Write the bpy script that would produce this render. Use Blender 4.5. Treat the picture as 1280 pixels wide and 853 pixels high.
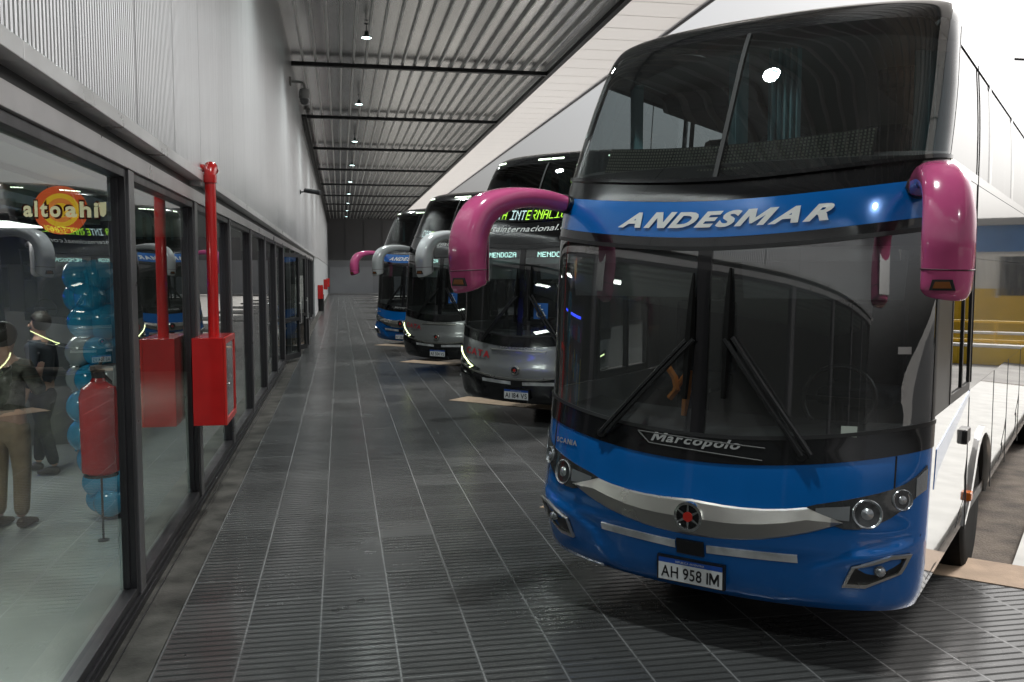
import bpy, bmesh, math, random
from mathutils import Vector, Matrix
rnd = random.Random(7)
R = math.radians
scene = bpy.context.scene
COL = scene.collection
for o in list(bpy.data.objects):
    bpy.data.objects.remove(o)

# ------------------------------------------------------------------ camera
CAMH = 2.2
FPX, CXP, CYP = 1130.0, 640.0, 426.5
vp = (425.0, 342.0)
c = Vector(((vp[0]-CXP)/FPX, -(vp[1]-CYP)/FPX, 1.0)).normalized()   # corridor direction in camera space
up = Vector((0, c.z, -c.y)).normalized()
rt_ = c.cross(up)
if rt_.x < 0: rt_ = -rt_
cam_d = bpy.data.cameras.new('camera'); cam = bpy.data.objects.new('camera', cam_d); COL.objects.link(cam)
right = Vector((rt_.x, c.x, up.x)); upv = Vector((rt_.y, c.y, up.y)); fwd = Vector((rt_.z, c.z, up.z))
M = Matrix((right, upv, -fwd)).transposed().to_4x4(); M.translation = (0, 0, CAMH)
cam.matrix_world = M
cam_d.sensor_width = 36; cam_d.lens = FPX/1280*36; cam_d.clip_start = 0.05; cam_d.clip_end = 2000
scene.camera = cam

# ------------------------------------------------------------------ light
SUN_EL, SUN_AZ = 40.0, 62.0
world = bpy.data.worlds.new('World'); scene.world = world; world.use_nodes = True
wn = world.node_tree.nodes; wl = world.node_tree.links
bg = wn['Background']
sky = wn.new('ShaderNodeTexSky'); sky.sky_type = 'NISHITA'; sky.sun_disc = False
sky.sun_elevation = R(SUN_EL); sky.sun_rotation = R(SUN_AZ)
sky.air_density = 1.0; sky.dust_density = 6.0; sky.ozone_density = 1.0
hs = wn.new('ShaderNodeHueSaturation'); hs.inputs['Saturation'].default_value = 0.18
wl.new(sky.outputs[0], hs.inputs['Color']); wl.new(hs.outputs[0], bg.inputs['Color'])
bg.inputs['Strength'].default_value = 0.060
sun_d = bpy.data.lights.new('sun', 'SUN'); sun = bpy.data.objects.new('sun', sun_d); COL.objects.link(sun)
sun_d.energy = 1.5; sun_d.angle = R(12); sun_d.color = (1.0, 0.95, 0.88)
sv = Vector((math.sin(R(SUN_AZ))*math.cos(R(SUN_EL)), math.cos(R(SUN_AZ))*math.cos(R(SUN_EL)), math.sin(R(SUN_EL))))
sun.rotation_euler = (-sv).to_track_quat('-Z', 'Y').to_euler(); sun.location = sv*60
scene.view_settings.view_transform = 'Standard'; scene.view_settings.look = 'None'
scene.view_settings.exposure = 0.88; scene.view_settings.gamma = 1.0
scene.view_settings.use_curve_mapping = False
scene.render.engine = 'CYCLES'
scene.cycles.use_denoising = True
scene.cycles.max_bounces = 10; scene.cycles.transparent_max_bounces = 24
scene.cycles.glossy_bounces = 6; scene.cycles.diffuse_bounces = 4
scene.cycles.caustics_reflective = False; scene.cycles.caustics_refractive = False
scene.cycles.sample_clamp_indirect = 6

# ------------------------------------------------------------------ materials
MATS = {}
def nodes_of(name):
    m = bpy.data.materials.new(name); m.use_nodes = True
    return m, m.node_tree.nodes, m.node_tree.links, m.node_tree.nodes['Principled BSDF']
def mat(name, col, rough=0.5, metal=0.0, coat=0.0, emit=None, estr=0.0, noise=0.0, nscale=8.0, bump=0.0, bscale=40.0, spec=None, rvar=0.0):
    if name in MATS: return MATS[name]
    m, n, l, b = nodes_of(name)
    b.inputs['Base Color'].default_value = (*col, 1); b.inputs['Roughness'].default_value = rough
    b.inputs['Metallic'].default_value = metal; b.inputs['Coat Weight'].default_value = coat
    b.inputs['Coat Roughness'].default_value = 0.03
    if spec is not None: b.inputs['Specular IOR Level'].default_value = spec
    if emit: b.inputs['Emission Color'].default_value = (*emit, 1); b.inputs['Emission Strength'].default_value = estr
    tc = n.new('ShaderNodeTexCoord')
    if noise or rvar:
        t = n.new('ShaderNodeTexNoise'); t.inputs['Scale'].default_value = nscale; t.inputs['Detail'].default_value = 6
        l.new(tc.outputs['Object'], t.inputs['Vector'])
    if noise:
        mx = n.new('ShaderNodeMix'); mx.data_type = 'RGBA'; mx.blend_type = 'MULTIPLY'; mx.inputs[0].default_value = 1.0
        mr = n.new('ShaderNodeMapRange'); mr.inputs[3].default_value = 1-noise; mr.inputs[4].default_value = 1+noise
        mr.inputs[1].default_value = .3; mr.inputs[2].default_value = .7
        l.new(t.outputs['Fac'], mr.inputs[0])
        mx.inputs[6].default_value = (*col, 1); l.new(mr.outputs[0], mx.inputs[7]); l.new(mx.outputs[2], b.inputs['Base Color'])
    if rvar:
        mr2 = n.new('ShaderNodeMapRange'); mr2.inputs[1].default_value = .3; mr2.inputs[2].default_value = .7
        mr2.inputs[3].default_value = max(rough-rvar, .02); mr2.inputs[4].default_value = rough+rvar
        l.new(t.outputs['Fac'], mr2.inputs[0]); l.new(mr2.outputs[0], b.inputs['Roughness'])
    if bump:
        t2 = n.new('ShaderNodeTexNoise'); t2.inputs['Scale'].default_value = bscale; t2.inputs['Detail'].default_value = 4
        l.new(tc.outputs['Object'], t2.inputs['Vector'])
        bp = n.new('ShaderNodeBump'); bp.inputs['Strength'].default_value = bump; bp.inputs['Distance'].default_value = 0.02
        l.new(t2.outputs['Fac'], bp.inputs['Height']); l.new(bp.outputs[0], b.inputs['Normal'])
    MATS[name] = m; return m
def glass(name, tint, refl=1.0, dirt_haze=0.0, gloss_rough=0.0):
    """thin sheet of glass: Schlick reflection of both faces over a tinted transmission"""
    if name in MATS: return MATS[name]
    m = bpy.data.materials.new(name); m.use_nodes = True
    n = m.node_tree.nodes; l = m.node_tree.links; n.clear()
    out = n.new('ShaderNodeOutputMaterial'); mx = n.new('ShaderNodeMixShader')
    tr = n.new('ShaderNodeBsdfTransparent'); tr.inputs[0].default_value = (*tint, 1)
    gl = n.new('ShaderNodeBsdfGlossy'); gl.inputs['Roughness'].default_value = gloss_rough; gl.inputs[0].default_value = (1, 1, 1, 1)
    g = n.new('ShaderNodeNewGeometry'); d = n.new('ShaderNodeVectorMath'); d.operation = 'DOT_PRODUCT'
    l.new(g.outputs['Normal'], d.inputs[0]); l.new(g.outputs['Incoming'], d.inputs[1])
    def mth(op, a, b=None, v=None):
        q = n.new('ShaderNodeMath'); q.operation = op
        if hasattr(a, 'links'): l.new(a, q.inputs[0])
        else: q.inputs[0].default_value = a
        if b is not None:
            if hasattr(b, 'links'): l.new(b, q.inputs[1])
            else: q.inputs[1].default_value = b
        return q.outputs[0]
    a = mth('ABSOLUTE', d.outputs['Value']); k = mth('SUBTRACT', 1.0, a); k.node.use_clamp = True
    p = mth('POWER', k, 5.0); f0 = min(.043*refl, .5); f = mth('ADD', mth('MULTIPLY', p, 1-f0), f0)
    r = mth('DIVIDE', mth('MULTIPLY', f, 2.0), mth('ADD', f, 1.0))
    l.new(r, mx.inputs[0]); l.new(gl.outputs[0], mx.inputs[2])
    if dirt_haze:
        df = n.new('ShaderNodeBsdfDiffuse'); df.inputs[0].default_value = (.5, .5, .5, 1); m2 = n.new('ShaderNodeMixShader')
        m2.inputs[0].default_value = dirt_haze; l.new(tr.outputs[0], m2.inputs[1]); l.new(df.outputs[0], m2.inputs[2]); l.new(m2.outputs[0], mx.inputs[1])
    else: l.new(tr.outputs[0], mx.inputs[1])
    l.new(mx.outputs[0], out.inputs[0])
    MATS[name] = m; return m

def math_node(n, l, op, a, b=None, c=None):
    q = n.new('ShaderNodeMath'); q.operation = op
    for i, v in enumerate((a, b, c)):
        if v is None: continue
        if hasattr(v, 'links'): l.new(v, q.inputs[i])
        else: q.inputs[i].default_value = v
    return q.outputs[0]

def tile_mat():
    """dark grooved cement tiles 0.45 m: joints, rows of slots, worn polish"""
    m, n, l, b = nodes_of('grooved_tile')
    tc = n.new('ShaderNodeTexCoord'); sp = n.new('ShaderNodeSeparateXYZ'); l.new(tc.outputs['Object'], sp.inputs[0])
    X, Y = sp.outputs[0], sp.outputs[1]
    T = 0.448
    mm = lambda op, a, b_=None, c_=None: math_node(n, l, op, a, b_, c_)
    u = mm('DIVIDE', mm('ADD', X, 1.05-0.005), T); v = mm('DIVIDE', mm('ADD', Y, 0.12), T)
    fu = mm('FRACT', u); fv = mm('FRACT', v)
    du = mm('MINIMUM', fu, mm('SUBTRACT', 1.0, fu)); dv = mm('MINIMUM', fv, mm('SUBTRACT', 1.0, fv))
    ju = mm('LESS_THAN', du, 0.011); jv = mm('LESS_THAN', dv, 0.016)
    fs = mm('FRACT', mm('MULTIPLY', v, 6.0)); ds = mm('ABSOLUTE', mm('SUBTRACT', fs, 0.5))
    slot = mm('MULTIPLY', mm('LESS_THAN', ds, 0.15), mm('GREATER_THAN', du, 0.03))
    # per tile tone
    cv = n.new('ShaderNodeCombineXYZ'); l.new(mm('FLOOR', u), cv.inputs[0]); l.new(mm('FLOOR', v), cv.inputs[1])
    wnz = n.new('ShaderNodeTexWhiteNoise'); wnz.noise_dimensions = '2D'; l.new(cv.outputs[0], wnz.inputs['Vector'])
    nz = n.new('ShaderNodeTexNoise'); nz.inputs['Scale'].default_value = 1.1; nz.inputs['Detail'].default_value = 8; nz.inputs['Roughness'].default_value = .65
    l.new(tc.outputs['Object'], nz.inputs['Vector'])
    fine = n.new('ShaderNodeTexNoise'); fine.inputs['Scale'].default_value = 60; fine.inputs['Detail'].default_value = 3
    l.new(tc.outputs['Object'], fine.inputs['Vector'])
    tone = mm('ADD', mm('MULTIPLY', wnz.outputs['Value'], 0.022), mm('ADD', mm('MULTIPLY', nz.outputs['Fac'], 0.075), mm('MULTIPLY', fine.outputs['Fac'], .03)))
    tone = mm('ADD', mm('MULTIPLY', tone, .98), 0.004)
    tone = mm('MULTIPLY', tone, mm('SUBTRACT', 1.0, mm('MULTIPLY', mm('MULTIPLY', slot, mm('ADD', .45, mm('MULTIPLY', nz.outputs['Fac'], .85))), .62)))
    sn = n.new('ShaderNodeTexNoise'); sn.inputs['Scale'].default_value = 2.6; sn.inputs['Detail'].default_value = 3; sn.inputs['Distortion'].default_value = 1.2; l.new(tc.outputs['Object'], sn.inputs['Vector'])
    spot = n.new('ShaderNodeMapRange'); spot.inputs[1].default_value = .66; spot.inputs[2].default_value = .72; l.new(sn.outputs['Fac'], spot.inputs[0])
    tone = mm('MULTIPLY', tone, mm('SUBTRACT', 1.0, mm('MULTIPLY', spot.outputs[0], .45)))
    odd = mm('GREATER_THAN', wnz.outputs['Value'], .93); tone = mm('MULTIPLY', tone, mm('ADD', 1.0, mm('MULTIPLY', odd, .14)))
    jl = n.new('ShaderNodeTexNoise'); jl.inputs['Scale'].default_value = .6; l.new(tc.outputs['Object'], jl.inputs['Vector'])
    jt = mm('MULTIPLY', jl.outputs['Fac'], 0.34)
    tone = mm('ADD', mm('MULTIPLY', tone, mm('SUBTRACT', 1.0, ju)), mm('MULTIPLY', ju, jt))
    tone = mm('ADD', mm('MULTIPLY', tone, mm('SUBTRACT', 1.0, jv)), mm('MULTIPLY', jv, mm('MULTIPLY', jt, .62)))
    cc = n.new('ShaderNodeCombineColor'); l.new(tone, cc.inputs[0]); l.new(mm('MULTIPLY', tone, 1.01), cc.inputs[1]); l.new(mm('MULTIPLY', tone, 1.03), cc.inputs[2])
    l.new(cc.outputs[0], b.inputs['Base Color'])
    ro = mm('ADD', 0.10, mm('MULTIPLY', nz.outputs['Fac'], 0.26)); ro = mm('ADD', ro, mm('MULTIPLY', slot, .2))
    l.new(ro, b.inputs['Roughness'])
    l.new(mm('MULTIPLY', mm('SUBTRACT', 1.0, mm('MULTIPLY', slot, .9)), .38), b.inputs['Specular IOR Level'])
    hgt = mm('MULTIPLY', nz.outputs['Fac'], 1.0)
    bp = n.new('ShaderNodeBump'); bp.inputs['Strength'].default_value = .25; bp.inputs['Distance'].default_value = 0.004
    l.new(hgt, bp.inputs['Height']); l.new(bp.outputs[0], b.inputs['Normal'])
    return m

def clad_mat():
    """brushed, finely ribbed metal wall panels"""
    m, n, l, b = nodes_of('wall_cladding')
    tc = n.new('ShaderNodeTexCoord'); sp = n.new('ShaderNodeSeparateXYZ'); l.new(tc.outputs['Object'], sp.inputs[0])
    mm = lambda op, a, b_=None, c_=None: math_node(n, l, op, a, b_, c_)
    y = sp.outputs[1]
    rib = mm('SINE', mm('MULTIPLY', y, 2*math.pi/0.052))
    cv = n.new('ShaderNodeCombineXYZ'); l.new(mm('MULTIPLY', y, 9.0), cv.inputs[1]); l.new(mm('MULTIPLY', sp.outputs[2], 0.25), cv.inputs[2])
    nz = n.new('ShaderNodeTexNoise'); nz.inputs['Scale'].default_value = 1; nz.inputs['Detail'].default_value = 5; l.new(cv.outputs[0], nz.inputs['Vector'])
    pn = mm('FLOOR', mm('DIVIDE', mm('SUBTRACT', y, 4.82), 1.345)); wv = n.new('ShaderNodeTexWhiteNoise'); wv.noise_dimensions = '1D'; l.new(pn, wv.inputs['W'])
    t = mm('ADD', 0.58, mm('ADD', mm('MULTIPLY', nz.outputs['Fac'], 0.16), mm('MULTIPLY', wv.outputs['Value'], 0.05)))
    cc = n.new('ShaderNodeCombineColor'); l.new(t, cc.inputs[0]); l.new(mm('MULTIPLY', t, 1.01), cc.inputs[1]); l.new(mm('MULTIPLY', t, 1.03), cc.inputs[2])
    l.new(cc.outputs[0], b.inputs['Base Color'])
    b.inputs['Metallic'].default_value = 0.8; b.inputs['Roughness'].default_value = 0.28
    # rolled ribs: the surface normal swings sideways across each rib
    sl = mm('ADD', mm('MULTIPLY', mm('COSINE', mm('MULTIPLY', y, 2*math.pi/0.052)), .85), mm('MULTIPLY', mm('SUBTRACT', nz.outputs['Fac'], .5), .5))
    nv = n.new('ShaderNodeCombineXYZ'); nv.inputs[0].default_value = 1.0; l.new(sl, nv.inputs[1])
    nn = n.new('ShaderNodeVectorMath'); nn.operation = 'NORMALIZE'; l.new(nv.outputs[0], nn.inputs[0]); l.new(nn.outputs[0], b.inputs['Normal'])
    return m

def ceil_mat():
    m, n, l, b = nodes_of('metal_deck')
    tc = n.new('ShaderNodeTexCoord'); sp = n.new('ShaderNodeSeparateXYZ'); l.new(tc.outputs['Object'], sp.inputs[0])
    mm = lambda op, a, b_=None, c_=None: math_node(n, l, op, a, b_, c_)
    x = sp.outputs[0]
    pn = mm('FLOOR', mm('DIVIDE', x, 0.3476)); bay = mm('FLOOR', mm('DIVIDE', mm('SUBTRACT', sp.outputs[1], .3), 8.7))
    cv = n.new('ShaderNodeCombineXYZ'); l.new(pn, cv.inputs[0]); l.new(bay, cv.inputs[1])
    wv = n.new('ShaderNodeTexWhiteNoise'); wv.noise_dimensions = '2D'; l.new(cv.outputs[0], wv.inputs['Vector'])
    nz = n.new('ShaderNodeTexNoise'); nz.inputs['Scale'].default_value = .5; nz.inputs['Detail'].default_value = 5; l.new(tc.outputs['Object'], nz.inputs['Vector'])
    t = mm('ADD', .34, mm('ADD', mm('MULTIPLY', wv.outputs['Value'], .26), mm('MULTIPLY', nz.outputs['Fac'], .14)))
    cc = n.new('ShaderNodeCombineColor'); l.new(t, cc.inputs[0]); l.new(mm('MULTIPLY', t, .985), cc.inputs[1]); l.new(mm('MULTIPLY', t, .97), cc.inputs[2])
    l.new(cc.outputs[0], b.inputs['Base Color'])
    b.inputs['Metallic'].default_value = .9; b.inputs['Roughness'].default_value = .24
    rib = mm('SINE', mm('MULTIPLY', x, 2*math.pi/0.058))
    gn = n.new('ShaderNodeNewGeometry'); sg_ = n.new('ShaderNodeSeparateXYZ'); l.new(gn.outputs['True Normal'], sg_.inputs[0])
    sl = mm('ADD', sg_.outputs[0], mm('MULTIPLY', mm('COSINE', mm('MULTIPLY', x, 2*math.pi/0.058)), .0))
    nv = n.new('ShaderNodeCombineXYZ'); l.new(sl, nv.inputs[0]); l.new(sg_.outputs[1], nv.inputs[1]); l.new(sg_.outputs[2], nv.inputs[2])
    nn = n.new('ShaderNodeVectorMath'); nn.operation = 'NORMALIZE'; l.new(nv.outputs[0], nn.inputs[0]); l.new(nn.outputs[0], b.inputs['Normal'])
    return m

# ------------------------------------------------------------------ mesh helpers
class MB:
    def __init__(s): s.v = []; s.f = []; s.m = []
    def add(s, vs, fs, mi=0):
        k = len(s.v); s.v += [tuple(p) for p in vs]; s.f += [tuple(i+k for i in f) for f in fs]; s.m += [mi]*len(fs)
        return s
    def box(s, x0, x1, y0, y1, z0, z1, mi=0):
        return s.add([(x0,y0,z0),(x1,y0,z0),(x1,y1,z0),(x0,y1,z0),(x0,y0,z1),(x1,y0,z1),(x1,y1,z1),(x0,y1,z1)],
              [(0,3,2,1),(4,5,6,7),(0,1,5,4),(1,2,6,5),(2,3,7,6),(3,0,4,7)], mi)
    def grid(s, rows, mi=0, closed=False):
        k = len(rows[0]); vs = [p for r in rows for p in r]; fs = []
        for i in range(len(rows)-1):
            for j in range(k if closed else k-1):
                j2 = (j+1) % k
                fs.append((i*k+j, i*k+j2, (i+1)*k+j2, (i+1)*k+j))
        return s.add(vs, fs, mi)
    def tube(s, pts, r, n=10, mi=0, cap=True, ry=None):
        """pts: list of Vectors; r: radius or list; ry: optional second radius list (elliptic)"""
        pts = [Vector(p) for p in pts]; k = len(pts)
        rs = r if isinstance(r, (list, tuple)) else [r]*k
        rys = ry if ry else rs
        t0 = (pts[1]-pts[0]).normalized()
        ref = Vector((0,0,1)) if abs(t0.z) < .9 else Vector((1,0,0))
        nrm = (ref - t0*ref.dot(t0)).normalized(); rows = []
        for i, p in enumerate(pts):
            t = (pts[min(i+1,k-1)]-pts[max(i-1,0)]).normalized()
            nrm = (nrm - t*nrm.dot(t)).normalized(); bn = t.cross(nrm)
            rows.append([p + nrm*rs[i]*math.cos(2*math.pi*j/n) + bn*rys[i]*math.sin(2*math.pi*j/n) for j in range(n)])
        s.grid(rows, mi, closed=True)
        if cap:
            b = len(s.v); s.add(rows[0], [tuple(range(n))[::-1]], mi); s.add(rows[-1], [tuple(range(n))], mi)
        return s
    def lathe(s, prof, n=24, o=(0,0,0), axis='z', mi=0, sx=1, sy=1):
        rows = []
        for r, h in prof:
            row = []
            for j in range(n):
                a = 2*math.pi*j/n; q = (r*math.cos(a)*sx, r*math.sin(a)*sy, h)
                if axis == 'x': q = (q[2], q[0], q[1])
                if axis == 'y': q = (q[0], q[2], q[1])
                row.append((q[0]+o[0], q[1]+o[1], q[2]+o[2]))
            rows.append(row)
        s.grid(rows, mi, closed=True)
        for row, rev in ((rows[0], True), (rows[-1], False)):
            s.add(row, [tuple(range(n))[::-1] if rev else tuple(range(n))], mi)
        return s
    def sphere(s, o, r, n=16, m=10, mi=0, sz=1.0):
        prof = [(max(r*math.sin(math.pi*i/m), 1e-4), -r*sz*math.cos(math.pi*i/m)) for i in range(m+1)]
        return s.lathe(prof, n, o, 'z', mi)
    def prism(s, poly, h0, h1, fn, mi=0):
        """poly 2d, fn(u,v,h)->3d point"""
        k = len(poly); vs = [fn(u, v, h0) for u, v in poly]+[fn(u, v, h1) for u, v in poly]
        fs = [tuple(range(k))[::-1], tuple(range(k, 2*k))]+[(i, (i+1) % k, k+(i+1) % k, k+i) for i in range(k)]
        return s.add(vs, fs, mi)
    def build(s, name, mats, parent=None, smooth=35, bevel=0.0):
        me = bpy.data.meshes.new(name); me.from_pydata([tuple(p) for p in s.v], [], s.f)
        if not isinstance(mats, (list, tuple)): mats = [mats]
        for m_ in mats: me.materials.append(m_)
        for p, mi in zip(me.polygons, s.m): p.material_index = mi
        bm = bmesh.new(); bm.from_mesh(me); bmesh.ops.remove_doubles(bm, verts=bm.verts, dist=1e-5)
        bmesh.ops.recalc_face_normals(bm, faces=bm.faces); bm.to_mesh(me); bm.free()
        if smooth:
            for p in me.polygons: p.use_smooth = True
            me.set_sharp_from_angle(angle=R(smooth))
        o = bpy.data.objects.new(name, me); COL.objects.link(o)
        if parent: o.parent = parent
        if bevel:
            bv = o.modifiers.new('bevel', 'BEVEL'); bv.width = bevel; bv.segments = 2; bv.limit_method = 'ANGLE'; bv.angle_limit = R(40)
        return o
def thing(name, label, cat, loc=(0,0,0), rz=0.0, group=None):
    o = bpy.data.objects.new(name, None); COL.objects.link(o); o.location = loc; o.rotation_euler = (0,0,rz)
    o.empty_display_size = .2; o['label'] = label; o['category'] = cat
    if group: o['group'] = group
    return o
def tag(o, label, cat, group=None):
    o['label'] = label; o['category'] = cat
    if group: o['group'] = group
    return o
def struct(o): o['kind'] = 'structure'; return o

def text2d(body, size=1.0, bold=0.0, shear=0.0, sx=1.0, spacing=1.0):
    """built-in font lettering as a flat mesh: (verts2d, faces, width, height); heavy letters M are drawn by hand"""
    vs, fs = [], []; x = 0.0
    cu = bpy.data.curves.new('lettering', 'FONT'); cu.size = size; cu.offset = bold; cu.resolution_u = 4; cu.fill_mode = 'FRONT'
    o = bpy.data.objects.new('lettering', cu); COL.objects.link(o)
    gap = .085*spacing + bold*.6
    for ch in body:
        if ch == ' ': x += .30; continue
        if ch in 'MN' and bold > 0:
            t = .10+2*bold; H = .70+bold
            if ch == 'M':
                W = .74+2*bold; m = W/2
                pv = [(0,-bold),(0,H),(t*1.25,H),(m,.32),(W-t*1.25,H),(W,H),(W,-bold),(W-t,-bold),(W-t,.42),(m+.035,.06),(m-.035,.06),(t,.42),(t,-bold)]
            else:
                W = .60+2*bold
                pv = [(0,-bold),(0,H),(t*1.2,H),(W-t,.24),(W-t,H),(W,H),(W,-bold),(W-t*1.2,-bold),(t,.46),(t,-bold)]
            k = len(vs); vs += [(a+x, c_) for a, c_ in pv]; fs.append(tuple(range(k, k+len(pv)))); x += W+gap; continue
        cu.body = ch
        dg = bpy.context.evaluated_depsgraph_get(); dg.update()
        me = bpy.data.meshes.new_from_object(o.evaluated_get(dg))
        if me.vertices:
            x0 = min(v.co.x for v in me.vertices); x1 = max(v.co.x for v in me.vertices); k = len(vs)
            vs += [(v.co.x-x0+x, v.co.y) for v in me.vertices]; fs += [tuple(q+k for q in p.vertices) for p in me.polygons]; x += x1-x0+gap
        bpy.data.meshes.remove(me)
    bpy.data.objects.remove(o); bpy.data.curves.remove(cu)
    y0 = min(v[1] for v in vs)
    vs = [((v[0]+shear*(v[1]-y0))*sx, v[1]-y0) for v in vs]
    x0 = min(v[0] for v in vs); x1 = max(v[0] for v in vs); y1 = max(v[1] for v in vs)
    return [(v[0]-x0, v[1]) for v in vs], fs, x1-x0, y1
DOT = {
'A':"01110100011000111111100011000110001",'C':"01111100001000010000100001000001111",'D':"11110100011000110001100011000111110",
'E':"11111100001000011110100001000011111",'I':"11111001000010000100001000010011111",'L':"10000100001000010000100001000011111",
'M':"10001110111010110101100011000110001",'N':"10001110011010110011100011000110001",'O':"01110100011000110001100011000101110",
'R':"11110100011000111110101001001010001",'T':"11111001000010000100001000010000100",'Z':"11111000010001000100010001000011111",' ':"0"*35}
def dots2d(body, pitch, fill=.86, sx=1.0):
    """dot matrix lettering -> list of (x0,x1,y0,y1,char index)"""
    q = []; x = 0
    for ci, ch in enumerate(body):
        g = DOT[ch]
        for r_ in range(7):
            for c_ in range(5):
                if g[r_*5+c_] == '1':
                    cx = (x+c_)*pitch*sx; cy = (6-r_)*pitch; h = pitch*fill/2
                    q.append((cx-h*sx, cx+h*sx, cy-h, cy+h, ci))
        x += 6 if ch != ' ' else 4
    return q, (x-1)*pitch*sx

# ------------------------------------------------------------------ shared materials
black_gloss = mat('black_gloss', (.008,.008,.009), .12, coat=.6)
black_satin = mat('black_satin', (.015,.015,.016), .4)
rubber = mat('rubber', (.008,.008,.008), .85, spec=.15, noise=.3, nscale=20)
chrome = mat('chrome', (.75,.75,.74), .16, metal=1, rvar=.04, nscale=5)
brushed = mat('brushed_trim', (.52,.50,.47), .28, metal=.9, rvar=.015, nscale=3)
white_refl = mat('reflective_white', (.66,.67,.68), .4, noise=.35, nscale=7)
white_paint = mat('white_paint', (.78,.79,.80), .07, metal=.62, coat=1.0, rvar=.03, nscale=3, bump=.11, bscale=1.1)
alum_dark = mat('aluminium_dark', (.075,.073,.08), .36, metal=.8, rvar=.08, nscale=3)
alum = mat('aluminium', (.68,.67,.67), .34, metal=.45, rvar=.08, nscale=2, noise=.12)
alum_frame = mat('aluminium_frame', (.24,.235,.245), .32, metal=.8, rvar=.06, nscale=3)
red_paint = mat('red_enamel', (.50,.012,.012), .22, coat=.5, noise=.12, nscale=5)
dark_metal = mat('dark_metal', (.03,.03,.032), .5, metal=.3)
orange_lens = mat('orange_lens', (.7,.16,.01), .2)
lettering_white = mat('lettering_white', (.74,.75,.74), .4)

exec_parts = []
# ================================================================== SETTING
tile = tile_mat()
asphalt = mat('asphalt', (.36,.35,.335), .85, noise=.25, nscale=1.5, bump=.5, bscale=60)
stall_asphalt = mat('stall_asphalt', (.125,.10,.08), .85, noise=.5, nscale=3.5, bump=.8, bscale=45)
beige = mat('beige_cement', (.42,.30,.21), .75, noise=.18, nscale=5, bump=.2, bscale=80)
pale = mat('pale_cement', (.62,.62,.60), .7, noise=.12, nscale=4)
GZ = -0.12
BUS_YAW = R(44.45)
bfw = Vector((-math.sin(BUS_YAW), -math.cos(BUS_YAW))); brt = Vector((math.cos(BUS_YAW), -math.sin(BUS_YAW)))
BUSES = [(2.059, 5.001), (2.53, 12.82), (2.13, 19.85), (1.70, 25.3)]
def bw(i, w, d):
    p = Vector(BUSES[i]) + brt*w + bfw*d if i >= 0 else Vector((BUSES[0][0]-.2, BUSES[0][1]-7.6)) + brt*w + bfw*d
    return p
g = MB(); g.add([(-900,-900,GZ),(900,-900,GZ),(900,900,GZ),(-900,900,GZ)], [(0,1,2,3)])
struct(g.build('ground', asphalt))
# sawtooth platform edge, from near to far
DST = [-2.10, -1.45, -1.45, -1.45]
edge = []
pm = bw(-1, -2.4, -2.1)
edge.append(Vector((pm.x+6, pm.y-6))); edge.append(pm)
for i in range(4):
    t_ = bw(i, -2.4, DST[i])
    # the divider coming from the nearer stall meets this stall's front line
    prev = edge[-1]; w_prev = (prev-Vector(BUSES[i])).dot(brt)
    edge.append(bw(i, w_prev, DST[i])); edge.append(t_)
last = edge[-1]; edge.append(last - bfw*5.6)
# repeat simple teeth towards the far end
q = edge[-1]
while q.y < 92:
    a_ = q - brt*5.4; edge.append(a_); q = a_ - bfw*5.4; edge.append(q)
poly = [(-1.32,-16), (14,-16), (14, -9)] + [(e.x, e.y) for e in edge if e.y < 99] + [(9, 99.5), (-1.32, 99.5)]
g = MB(); g.prism(poly, GZ, 0.0, lambda u, v, h: (u, v, h))
struct(g.build('pavement', tile, smooth=0))
# beige cement band where each bay begins, and the dark bay surface behind it
gb = MB(); ga = MB(); gp = MB()
for i in range(-1, 4):
    wr = 2.7 if i == 0 else 3.0
    d0 = DST[i] if i >= 0 else -2.1
    A = [bw(i, -2.4, d0), bw(i, wr, d0), bw(i, wr, d0-.55), bw(i, -2.4, d0-.55)]
    gb.prism([(p.x, p.y) for p in A], GZ, 0.006, lambda u, v, h: (u, v, h))
    A = [bw(i, -2.38, d0-.555), bw(i, wr, d0-.555), bw(i, wr, -16), bw(i, -2.38, -16)]
    ga.add([(p.x, p.y, GZ+.006) for p in A], [(0,1,2,3)])
    if i == 0:
        A = [bw(i, 1.46, d0-.56), bw(i, 2.66, d0-.56), bw(i, 2.66, -15), bw(i, 1.46, -15)]
        gp.prism([(p.x, p.y) for p in A], GZ+.001, GZ+.10, lambda u, v, h: (u, v, h))
struct(gb.build('cement_strip', beige, smooth=0)); struct(ga.build('bus_bay_asphalt', stall_asphalt, smooth=0)); struct(gp.build('pale_island', pale, smooth=0))
g = MB(); g.add([(x_, y_, GZ+.002) for x_, y_ in ((3,-60),(90,-60),(90,22),(16,6.5),(9,1.5))], [(0,1,2,3,4)]); struct(g.build('added_dark_ground', mat('added_dark_asphalt', (.06,.06,.062), .8, noise=.3, nscale=1.2, bump=.4, bscale=60), smooth=0))  # unseen dark sheet, added to darken what the windscreen corner reflects
# kerb between storefront and tiles
g = MB(); g.box(-1.30, -1.052, -16, 99, 0.0, 0.012); struct(g.build('kerb', mat('kerb_cement', (.058,.054,.05), .85, noise=.6, nscale=3.5, bump=.3, bscale=50, spec=.2), smooth=0))

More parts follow.
